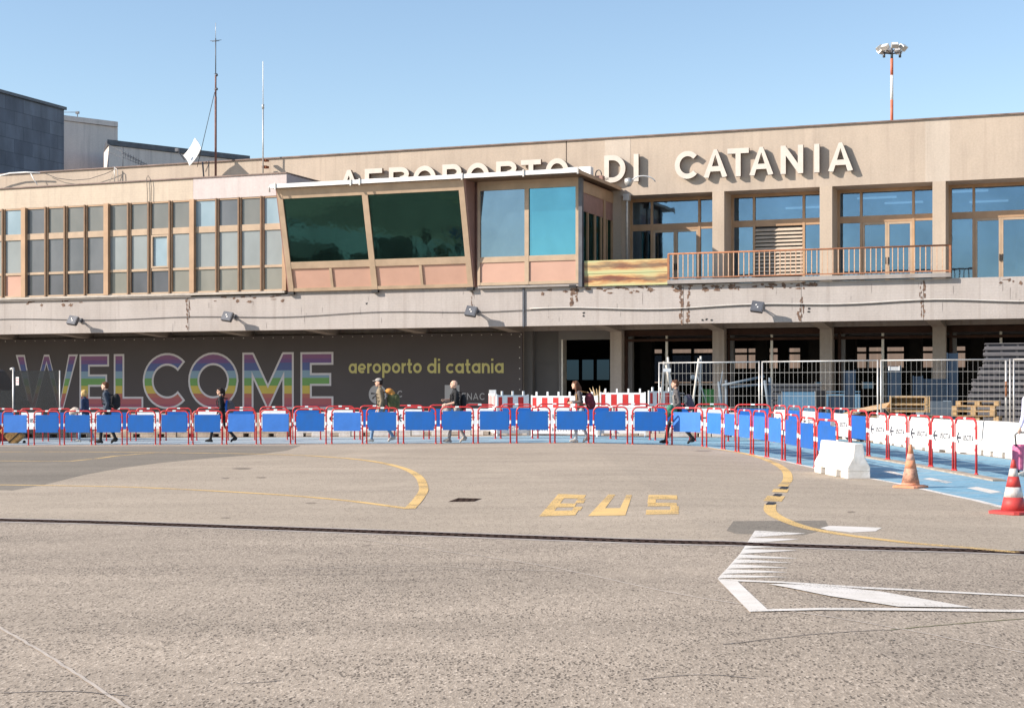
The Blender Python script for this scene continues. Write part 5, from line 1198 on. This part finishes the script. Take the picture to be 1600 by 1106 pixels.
t_ = thing('stacked_planks', 'stack of grey planks inside the undercroft behind the blue sheet', 'planks', (W(1208, 600, 54).x, 54, 0)); q = MB()
for i in range(11): q.box(rb.uniform(-.1, .05), 1.6+rb.uniform(-.05, .1), 0, .7, .12+i*.15, .23+i*.15)
q.build('planks', 'steeldk', t_)
t_ = thing('warning_sign', 'small white blank sign hanging on the wooden trestle', 'sign', (W(1036.5, 580, 49.3).x, 49.3, W(1036, 581, 49.3).z)); q = MB(); q.box(0, .24, 0, .02, 0, .11); q.build('plate', 'pwhite', t_)
q = MB(); q.lathe([(.07, 0), (.075, .12), (.06, .2)], 14); o = q.build('blue_drum', 'bluesteel', None, loc=W(1082, 590, 49.9)); o.rotation_euler = (R(80), 0, 0); tag(o, 'small grey blue disc shaped drum hanging on the trestle poles', 'drum')
# dry plant
t_ = thing('dry_palm', 'dry straw coloured palm leaves behind the plastic fence', 'plant', (W(936, 600, 52).x, 52, .6)); q = MB()
for px0, y0, px1, y1 in ((935, 625, 921, 606), (936, 625, 932, 607), (938, 625, 937, 603), (940, 625, 945, 608), (932, 625, 918, 612), (941, 625, 951, 612), (934, 625, 926, 604)):
    A, B = W(px0, y0+14, 52)-Vector(t_.location), W(px1, y1, 52)-Vector(t_.location); q.tube([A, (A+B)/2+Vector((0, 0, .1)), B], [.03, .045, .006], 5)
q.build('leaves', 'straw', t_) if 'straw' in M else (M.update(straw=mat('dry_straw', (.50, .36, .20), .9, var=.25, vs=8)), q.build('leaves', 'straw', t_))

# dark mesh screen and van at the far left
M['net'] = mat('black_netting', (.012, .014, .016), .9, alpha=.68)
A = W(21, 600, 50.2); B = W(93.5, 600, 49.4); d = B-A
t_ = thing('mesh_screen', 'black netting screen on a metal post in front of the letter W', 'screen', (A.x, A.y, 0), math.atan2(d.y, d.x)); L_ = d.to_2d().length
q = MB(); q.box(.0, L_, 0, .012, .45, 2.12); q.box(-1.5, -.05, 0, .012, .45, 1.5); q.build('netting', 'net', t_)
q = MB(); q.tube([(0, 0, 0), (0, 0, 2.22)], .035, 8); q.tube([(L_, 0, 0), (L_, 0, 2.12)], .022, 8); q.tube([(0, 0, 2.2), (-.12, 0, 2.17)], .04, 8); q.build('post', 'steel', t_)
q = MB(); q.box(.12, .24, -.02, -.008, 1.66, 1.92); q.build('notice', 'pwhite', t_)
q = MB(); [q.box(.13, .23, -.025, -.021, 1.70+i*.05, 1.72+i*.05) for i in range(4)]; q.build('notice_lines', 'stripe', t_)
M['vang'] = mat('van_window_green', (.12, .17, .12), .2, spec=.6)
vx = W(24, 600, 51.6); t_ = thing('parked_van', 'dark van partly hidden by the netting at the left edge', 'van', (vx.x-2.35, 51.6, 0), 0)
q = MB(); q.prism([(-2.2, .35), (2.15, .35), (2.3, .6), (2.3, 1.1), (1.9, 1.35), (1.45, 2.15), (1.3, 2.22), (-2.2, 2.22)], 0, 1.8); q.build('body', 'black', t_, bevel=.03)
q = MB(); q.prism([(.2, 1.4), (1.72, 1.4), (1.35, 2.05), (.2, 2.05)], -.012, .0); q.build('side_window', 'vang', t_); q = MB(); q.box(-2.0, .05, -.012, 0, 1.4, 2.05); q.build('side_window', 'vang', t_)
q = MB(); q.box(1.0, 1.25, -.03, -.013, 1.45, 1.75); q.build('seat', 'black', t_)
for x in (-1.4, 1.45):
    q = MB(); q.lathe([(.20, -.02), (.33, -.02), (.34, .0), (.34, .2), (.33, .22)], 20); o = q.build('wheel', 'steeldk', t_, loc=(x, .02, .33)); o.rotation_euler = (R(90), 0, 0)

# ================================================================ PEOPLE
M['skin'] = mat('skin', (.62, .37, .26), .55, var=.05, vs=9)
M['skin2'] = mat('skin_fair', (.70, .44, .32), .55, var=.05, vs=9)
def cloth(n, c, v=.18): M[n] = mat('cloth_'+n, c, .85, var=v, vs=14, bump=.5, bs=22); return n
for n, c in (('cblack', (.018, .018, .02)), ('cnavy', (.025, .04, .09)), ('cslate', (.05, .065, .09)), ('ckhaki', (.24, .19, .125)), ('cjeans', (.17, .27, .40)), ('cljeans', (.44, .48, .50)), ('cgrey', (.36, .33, .30)), ('cbeige', (.50, .43, .36)), ('cdgrey', (.10, .09, .09)), ('cmaroon', (.13, .02, .035)), ('corng', (.62, .27, .06)), ('colive', (.10, .11, .045)), ('cgreen', (.05, .20, .13)), ('cblue', (.02, .10, .42)), ('cpurp', (.075, .065, .095)), ('clilac', (.52, .52, .66)), ('cpink', (.62, .16, .28)), ('cshoe', (.45, .42, .38)), ('cblond', (.55, .36, .14)), ('cbrown', (.11, .045, .022)), ('cdark', (.022, .014, .012)), ('creddk', (.12, .015, .02)), ('ctan', (.36, .20, .07))): cloth(n, c)
def ev_mesh(mb, voxel, name, smooth_it=3):
    me = bpy.data.meshes.new('t'); bmesh.ops.recalc_face_normals(mb.b, faces=mb.b.faces); mb.b.to_mesh(me); mb.b.free()
    o = bpy.data.objects.new('t', me); col.objects.link(o)
    m = o.modifiers.new('r', 'REMESH'); m.mode = 'VOXEL'; m.voxel_size = voxel; m.use_smooth_shade = True
    s = o.modifiers.new('s', 'SMOOTH'); s.iterations = smooth_it; s.factor = .5
    dg = bpy.context.evaluated_depsgraph_get(); out = bpy.data.meshes.new_from_object(o.evaluated_get(dg)); out.name = name
    bpy.data.objects.remove(o); bpy.data.meshes.remove(me)
    for p in out.polygons: p.use_smooth = True
    return out
def soft(name, parts, m, parent=None, voxel=.014, loc=(0,0,0), smooth_it=3):
    mb = MB()
    for p in parts:
        if p[0] == 'b': mb.ball(p[1], p[2], n=14)
        else: mb.tube(p[1], p[2], 10); [mb.ball(c, r_, n=10) for c, r_ in ((p[1][0], p[2] if not isinstance(p[2], list) else p[2][0]), (p[1][-1], p[2] if not isinstance(p[2], list) else p[2][-1]))]
    me = ev_mesh(mb, voxel, name, smooth_it); me.materials.append(M[m]); o = bpy.data.objects.new(name, me); col.objects.link(o); o.location = loc
    if parent: o.parent = parent
    return o
def person(label, px, py, height, rz, top, legs, shoe, skin, stride=.3, near_fwd=True, arms=None, sleeve=1.0, lean=0.04, hair=None, headtilt=0, slim=1.0, coat=0, D=None):
    """faces local -x; -y is the side towards the camera. arms: (elbow, wrist) for near and far as (x, y, z) offsets"""
    c_ = G(px, py) if D is None else Vector(((px-800)/F*D, D, g((px-800)/F*D))); t_ = thing('person', label, 'person', c_, rz); k = height/1.75
    mats = [skin, top, legs, shoe]; bones = []; mb = MB()
    def cap(p, q, r0, r1, mi):
        p, q = Vector(p)*k, Vector(q)*k; r0 *= k; r1 *= k
        mb.tube([p, q], [r0, r1], 10); mb.ball(p, r0, n=10); mb.ball(q, r1, n=10); bones.append((p, q, (r0+r1)/2, mi))
    def eb(c, r, mi): c = Vector(c)*k; r = Vector(r)*k; mb.ball(c, r, n=14); bones.append((c, c+Vector((0, 0, .001)), (r.x+r.y)/2, mi))
    ln = lambda z: -lean*(z-.95)/.5
    sl = slim
    # torso
    for z, rx, ry in ((.97, .105, .155), (1.06, .10, .145), (1.16, .10, .145), (1.26, .108, .160), (1.35, .105, .170), (1.41, .085, .165)): eb((ln(z), 0, z), (rx*sl+coat, ry*sl+coat, .085), 1 if z > 1.0 else (1 if coat else 2))
    if coat: eb((0, 0, .90), (.115, .165, .09), 1)
    for s in (-1, 1): eb((ln(1.41), s*.16*sl, 1.415), (.07, .065, .06), 1)
    hx = ln(1.5)-.02+headtilt*-.04
    cap((ln(1.44), 0, 1.44), (hx+.015, 0, 1.56), .056, .052, 0)
    hd = Vector((hx-.005, 0, 1.645-.012*headtilt))
    eb(hd, (.094, .074, .108), 0); eb(hd+Vector((-.035, 0, -.055)), (.055, .054, .058), 0); eb(hd+Vector((.02, 0, .02)), (.083, .074, .085), 0)
    ry_ = headtilt*.5
    for (p, r) in (((-.100, 0, -.018), (.017, .012, .020)), ((-.083, 0, -.062), (.013, .023, .009)), ((-.070, 0, -.095), (.022, .026, .018)), ((-.084, 0, .028), (.018, .055, .012))): eb(hd+Vector(p), r, 0)
    for s in (-1, 1): eb(hd+Vector((.008, s*.076, -.01)), (.018, .010, .030), 0)
    # legs
    for s in (-1, 1):
        fwd = (s == -1) == near_fwd; hip = (0, s*.085, .92)
        if stride <= 0: kn = (-.01, s*.09, .50); an = (0, s*.09, .085); toe = (-.14, s*.10, .035); heel = (.04, s*.09, .04)
        elif fwd: kn = (-stride*.72-.02, s*.085, .52); an = (-stride, s*.085, .095); toe = (-stride-.15, s*.09, .055); heel = (-stride+.045, s*.085, .045)
        else: kn = (stride*.30, s*.085, .49); an = (stride*1.12, s*.085, .165); toe = (stride*1.0-.085, s*.09, .035); heel = (stride*1.12+.045, s*.085, .13)
        cap(hip, kn, .088, .060, 2); cap(kn, an, .058, .043, 2); cap(an, heel, .042, .038, 3); cap(an, toe, .042, .032, 3); eb(tuple((Vector(toe)+Vector(heel))/2), (.10, .043, .034), 3)
    # arms and hands
    sh = [(ln(1.41), -.185*sl, 1.405), (ln(1.41), .185*sl, 1.405)]
    if arms is None: arms = [((.05, -.23, 1.13), (-.04, -.24, .90)), ((-.03, .23, 1.13), (-.12, .22, .92))]
    for i, (el, wr) in enumerate(arms):
        s = -1 if i == 0 else 1; cap(sh[i], el, .050+coat*.5, .042+coat*.5, 1)
        el_, wr_ = Vector(el), Vector(wr); mid = el_.lerp(wr_, .9)
        cap(el_, mid, .040+coat*.5, .030+coat*.3, 1 if sleeve >= 1 else 0); cap(mid, wr_, .027, .024, 0)
        if sleeve < 1: pass
        dr = (wr_-el_).normalized(); pal = wr_+dr*.045; eb(pal, (.030, .024, .034), 0)
        side = dr.cross(Vector((0, 1, 0))).normalized(); down = Vector((0, s*-1, 0))
        for j, l_ in enumerate((.062, .072, .068, .052)):
            b_ = pal+dr*.028+side*(.024-.016*j); m_ = b_+dr*l_*.55+down*.006; cap(b_, m_, .0088, .0082, 0); cap(m_, m_+dr*l_*.30+down*l_*.42, .0082, .0072, 0)
        tb = pal+side*.030-dr*.01; cap(tb, tb+side*.022+dr*.030, .0105, .0088, 0)
    me = ev_mesh(mb, .0105*k, 'person_body', 2)
    for m in mats: me.materials.append(M[m])
    for p in me.polygons:
        c = p.center; best = 1e9; bi = 0
        for a_, b_, r_, mi in bones:
            ab = b_-a_; tt = max(0, min(1, (c-a_).dot(ab)/ab.length_squared)); dd = (c-(a_+ab*tt)).length-r_
            if dd < best: best = dd; bi = mi
        p.material_index = bi
    bo = bpy.data.objects.new('body', me); col.objects.link(bo); bo.parent = t_
    hk = hd*k
    q = MB()
    for s in (-1, 1): q.ball(hk+Vector((-.088, s*.030, .008))*k, .0095*k, n=8)
    q.build('eyes', 'black', t_); q = MB(); q.ball(hk+Vector((-.094, 0, -.064))*k, (.004*k, .018*k, .004*k), n=8); q.build('mouth', 'lips', t_)
    H_ = lambda p: hk+Vector(p)*k
    if hair:
        hc, kind = hair; base = [('b', H_((.022, 0, .035)), (.092*k, .083*k, .092*k)), ('b', H_((.035, 0, -.005)), (.075*k, .081*k, .085*k)), ('b', H_((-.035, 0, .075)), (.055*k, .066*k, .04*k))]
        if kind == 'long': base += [('t', [H_((.05, 0, .02)), H_((.10, 0, -.08)), H_((.11, 0, -.20)), H_((.12, 0, -.32))], [.07*k, .08*k, .075*k, .03*k]), ('t', [H_((.0, -.07, .02)), H_((.01, -.085, -.10)), H_((.02, -.10, -.22))], [.035*k, .04*k, .02*k])]
        if kind == 'tail': base += [('t', [H_((.07, 0, .06)), H_((.13, 0, .04)), H_((.135, 0, -.08)), H_((.12, 0, -.22))], [.04*k, .045*k, .04*k, .015*k])]
        if kind == 'bob': base += [('b', H_((.03, 0, -.03)), (.092*k, .092*k, .10*k)), ('b', H_((-.02, -.07, -.03)), (.045*k, .03*k, .07*k)), ('b', H_((-.02, .07, -.03)), (.045*k, .03*k, .07*k))]
        soft('hair', base, hc, t_, .011, smooth_it=1)
    return t_, k, hk
M['lips'] = mat('lips', (.40, .14, .12), .5, var=.05)
def bag(name, label, base, rz, parts, straps, m, m2, extra=None):
    t_ = thing(name, label, 'bag', base, rz); soft('body', parts, m, t_, .016, smooth_it=4)
    if extra: soft('pocket', extra[0], extra[1], t_, .014)
    if straps:
        q = MB()
        for s in straps: q.tube(s, .016, 6)
        q.build('strap', m2, t_)
    return t_
def straps_(x0, zt, zb): return [[(x0+.02, s*.10, zb), (-.12, s*.13, zb+.08), (-.15, s*.12, zt-.1), (-.08, s*.11, zt), (x0+.02, s*.09, zt-.03)] for s in (-1, 1)]
def glasses(t_, k, hk):
    q = MB()
    for s in (-1, 1): q.ball(hk+Vector((-.099, s*.030, .008))*k, (.007*k, .024*k, .017*k), n=10); q.tube([hk+Vector((-.098, s*.05, .012))*k, hk+Vector((-.03, s*.080, .012))*k, hk+Vector((.01, s*.08, .0))*k], .004*k, 5)
    q.build('sunglasses', 'black', t_)

# 1 blonde woman in navy with a grey bag over her arm
t_, k, hk = person('person with blond bob in navy jacket and jeans, carrying a pale jacket over the arm', 134, 690.5, 1.58, R(-8), 'cnavy', 'cjeans', 'cshoe', 'skin2', .20, True, [((-.02, -.24, 1.13), (-.25, -.20, 1.02)), ((-.03, .23, 1.13), (-.26, .16, 1.02))], hair=('cblond', 'bob'), coat=.014, slim=1.05)
soft('pale_jacket', [('b', (-.28, -.17, .96), (.13, .09, .11)), ('b', (-.38, -.14, .90), (.09, .08, .12)), ('b', (-.2, -.2, .98), (.08, .06, .06))], 'cbeige', None, .015, t_.location); o = bpy.data.objects[-1] if False else [x for x in bpy.data.objects if x.name.startswith('pale_jacket')][-1]; tag(o, 'crumpled pale jacket carried over the blond walker\'s arm', 'jacket'); o['label'] = 'crumpled pale jacket carried over the arm of the blond walker'
# 2 man in dark jacket
t_, k, hk = person('person with short brown hair, slate jacket and black backpack walking behind the blond walker', 168, 693, 1.80, R(2), 'cslate', 'cblack', 'cblack', 'skin2', .18, True, None, hair=('cbrown', 'short'), coat=.015)
bag('backpack', 'black backpack on the back of the walker in the slate jacket', t_.location, R(2), [('b', (.25*k, 0, 1.24*k), (.12, .15, .20)), ('b', (.24*k, 0, 1.12*k), (.13, .16, .15))], straps_(.14, 1.46, 1.08), 'cblack', 'cblack')
# 3 woman with pony tail and sunglasses
t_, k, hk = person('person with dark ponytail and sunglasses in black, striding left with a blue backpack', 347, 691, 1.60, R(0), 'cblack', 'cblack', 'cblack', 'skin', .36, True, [((-.0, -.22, 1.13), (-.12, -.22, .93)), ((.05, .23, 1.14), (-.06, .24, .92))], hair=('cdark', 'tail'), slim=.9)
glasses(t_, k, hk)
bag('backpack', 'blue and charcoal backpack worn by the walker with the ponytail', t_.location, 0, [('b', (.25*k, 0, 1.16*k), (.13, .14, .19)), ('b', (.30*k, 0, 1.10*k), (.11, .13, .14))], straps_(.13, 1.32, .98), 'cdgrey', 'cblack', ([('b', (.16*k, 0, 1.16*k), (.06, .145, .2))], 'cblue'))
# 4 man with cap, big hiking pack
t_, k, hk = person('person in a cap, khaki jacket and jeans with an orange and olive hiking pack', 596, 690.5, 1.83, R(3), 'ckhaki', 'cjeans', 'cshoe', 'skin', .28, True, [((.02, -.24, 1.13), (-.06, -.23, .88)), ((-.02, .23, 1.13), (-.12, .22, .9))], hair=('cdark', 'short'), coat=.018)
soft('cap', [('b', tuple(hk+Vector((.0, 0, .062))*k), (.105*k, .088*k, .065*k)), ('b', tuple(hk+Vector((-.12, 0, .045))*k), (.07*k, .06*k, .012*k))], 'cgrey', t_, .011)
bag('hiking_pack', 'large olive hiking pack with orange roll worn by the walker in the cap', t_.location, 0, [('b', (.30*k, 0, 1.19*k), (.16, .17, .20)), ('b', (.34*k, 0, 1.05*k), (.19, .18, .17)), ('b', (.40*k, 0, 1.2*k), (.12, .15, .15))], straps_(.14, 1.46, 1.0), 'colive', 'cblack', ([('b', (.22*k, -.03, 1.40*k), (.12, .13, .09)), ('b', (.30*k, -.02, 1.33*k), (.09, .12, .10))], 'corng'))
# 5 bald man turning away, looking back over his bag
t_, k, hk = person('person with shaved head in black shirt, holding a grey jacket to the chest', 713, 691.5, 1.75, R(12), 'cblack', 'cgrey', 'cbeige', 'skin2', .22, True, [((-.07, -.26, 1.13), (-.30, -.20, 1.08)), ((-.14, .22, 1.20), (-.34, .05, 1.20))], sleeve=0, slim=1.12)
o = soft('held_jacket', [('b', (-.28, -.08, 1.02), (.13, .10, .10)), ('b', (-.24, -.10, .90), (.11, .10, .16)), ('b', (-.36, -.05, .92), (.06, .08, .10))], 'cgrey', None, .015, t_.location); tag(o, 'grey jacket bundled in the arms of the walker with the shaved head', 'jacket')
bag('backpack', 'flat black backpack worn by the walker with the shaved head', t_.location, R(12), [('b', (.20*k, 0, 1.14*k), (.09, .15, .23))], straps_(.12, 1.44, 1.0), 'cblack', 'cblack')
# 6 woman with long brown hair and phone
t_, k, hk = person('person with long brown hair looking down at a phone, maroon backpack and pale jeans', 908, 691.5, 1.70, R(6), 'cdgrey', 'cljeans', 'cshoe', 'skin2', .17, True, [((-.05, -.22, 1.16), (-.27, -.16, 1.14)), ((-.05, .20, 1.16), (-.28, .06, 1.16))], hair=('cbrown', 'long'), headtilt=1.0, coat=.006, lean=.09, slim=.95)
bag('backpack', 'maroon backpack worn by the long haired walker with the phone', t_.location, R(6), [('b', (.24*k, 0, 1.22*k), (.14, .15, .20)), ('b', (.28*k, 0, 1.10*k), (.14, .16, .16))], straps_(.13, 1.42, 1.02), 'cmaroon', 'ctan')
q = MB(); q.box(-.04, .04, -.006, .006, -.075, .075); o = q.build('phone', 'black', None, loc=Vector(t_.location)+Vector((-.36, -.08, 1.16)), bevel=.004); o.rotation_euler = (R(20), R(40), R(90)); tag(o, 'black phone held up by the long haired walker', 'phone')
# 7 man with green jacket over his arm
t_, k, hk = person('person with short hair, charcoal shirt and black trousers, striding with a grey backpack', 1060, 693.5, 1.78, R(0), 'cdgrey', 'cblack', 'cblack', 'skin', .34, False, [((-.0, -.24, 1.14), (-.17, -.22, .98)), ((-.03, .23, 1.13), (-.2, .18, 1.0))], hair=('cbrown', 'short'), lean=.06)
o = soft('green_jacket', [('b', (-.24, -.18, 1.02), (.10, .11, .09)), ('b', (-.16, -.20, .92), (.11, .08, .12)), ('b', (-.30, -.16, .88), (.08, .08, .14)), ('b', (-.12, -.22, 1.0), (.07, .05, .06))], 'cgreen', None, .015, t_.location); tag(o, 'green jacket draped over the forearm of the striding walker', 'jacket')
bag('backpack', 'grey purple backpack worn by the walker with the green jacket', t_.location, 0, [('b', (.27*k, 0, 1.17*k), (.14, .15, .20)), ('b', (.31*k, 0, 1.06*k), (.14, .16, .16))], straps_(.14, 1.44, 1.0), 'cpurp', 'cgrey', ([('b', (.18*k, -.05, 1.22*k), (.07, .12, .13))], 'cgrey'))
# 8 person at the right edge with a suitcase, mostly outside the frame
t_, k, hk = person('person in a pale lilac shirt cut off by the right edge, pulling a suitcase', 1614, 745, 1.68, R(15), 'clilac', 'cljeans', 'cshoe', 'skin2', .2, True, [((-.03, -.25, 1.14), (-.10, -.27, .92)), ((-.03, .24, 1.13), (-.12, .22, .9))], hair=('cbrown', 'bob'), coat=.02)
c_ = G(1598, 742); t_ = thing('small_suitcase', 'small pink patterned suitcase with a black handle at the right edge', 'suitcase', c_, R(25))
q = MB(); q.box(-.16, .20, -.10, .12, .09, .55); q.build('shell', 'cpink', t_, bevel=.04); q = MB(); q.tube([(-.15, 0, .5), (-.18, 0, .72), (-.12, 0, .76), (.05, 0, .76)], .014, 6); q.tube([(-.15, .05, .12), (-.15, .05, .5)], .012, 6); q.build('handle', 'black', t_)
for x in (-.12, .16): q = MB(); q.lathe([(.045, -.02), (.045, .02)], 12); o = q.build('wheel', 'black', t_, loc=(x, 0, .045)); o.rotation_euler = (R(90), 0, 0)
# 9 person at the left edge and two cases
t_, k, hk = person('person in dark clothes cut off by the left edge, pulling two cases', -9, 692, 1.60, R(0), 'cblack', 'cblack', 'cblack', 'skin', .2, True, None, hair=('cdark', 'short'))
c_ = G(7, 692.5); t_ = thing('red_suitcase', 'dark red suitcase at the left edge', 'suitcase', c_, R(10)); q = MB(); q.box(-.2, .2, -.12, .12, .06, .55); q.build('shell', 'creddk', t_, bevel=.05)
q = MB(); q.tube([(-.15, 0, .5), (-.25, 0, .95)], .012, 6); q.build('handle', 'steel', t_)
for x in (-.15, .15): q = MB(); q.lathe([(.04, -.02), (.04, .02)], 12); o = q.build('wheel', 'black', t_, loc=(x, 0, .04)); o.rotation_euler = (R(90), 0, 0)
c_ = G(24, 692.5); t_ = thing('tan_suitcase', 'tan leather case tilted on its wheels behind the red suitcase', 'suitcase', c_, R(5)); q = MB(); q.box(-.22, .22, -.13, .13, .0, .62); o = q.build('shell', 'ctan', t_, loc=(.12, 0, .06), bevel=.05); o.rotation_euler = (0, R(-42), 0)
q = MB(); q.box(-.225, .225, -.135, .135, .16, .19); q.box(-.225, .225, -.135, .135, .42, .45); s2 = q.build('belt', 'cblack', o)
for x in (.05, .26): q = MB(); q.lathe([(.045, -.02), (.045, .02)], 12); o = q.build('wheel', 'black', t_, loc=(x, 0, .045)); o.rotation_euler = (R(90), 0, 0)
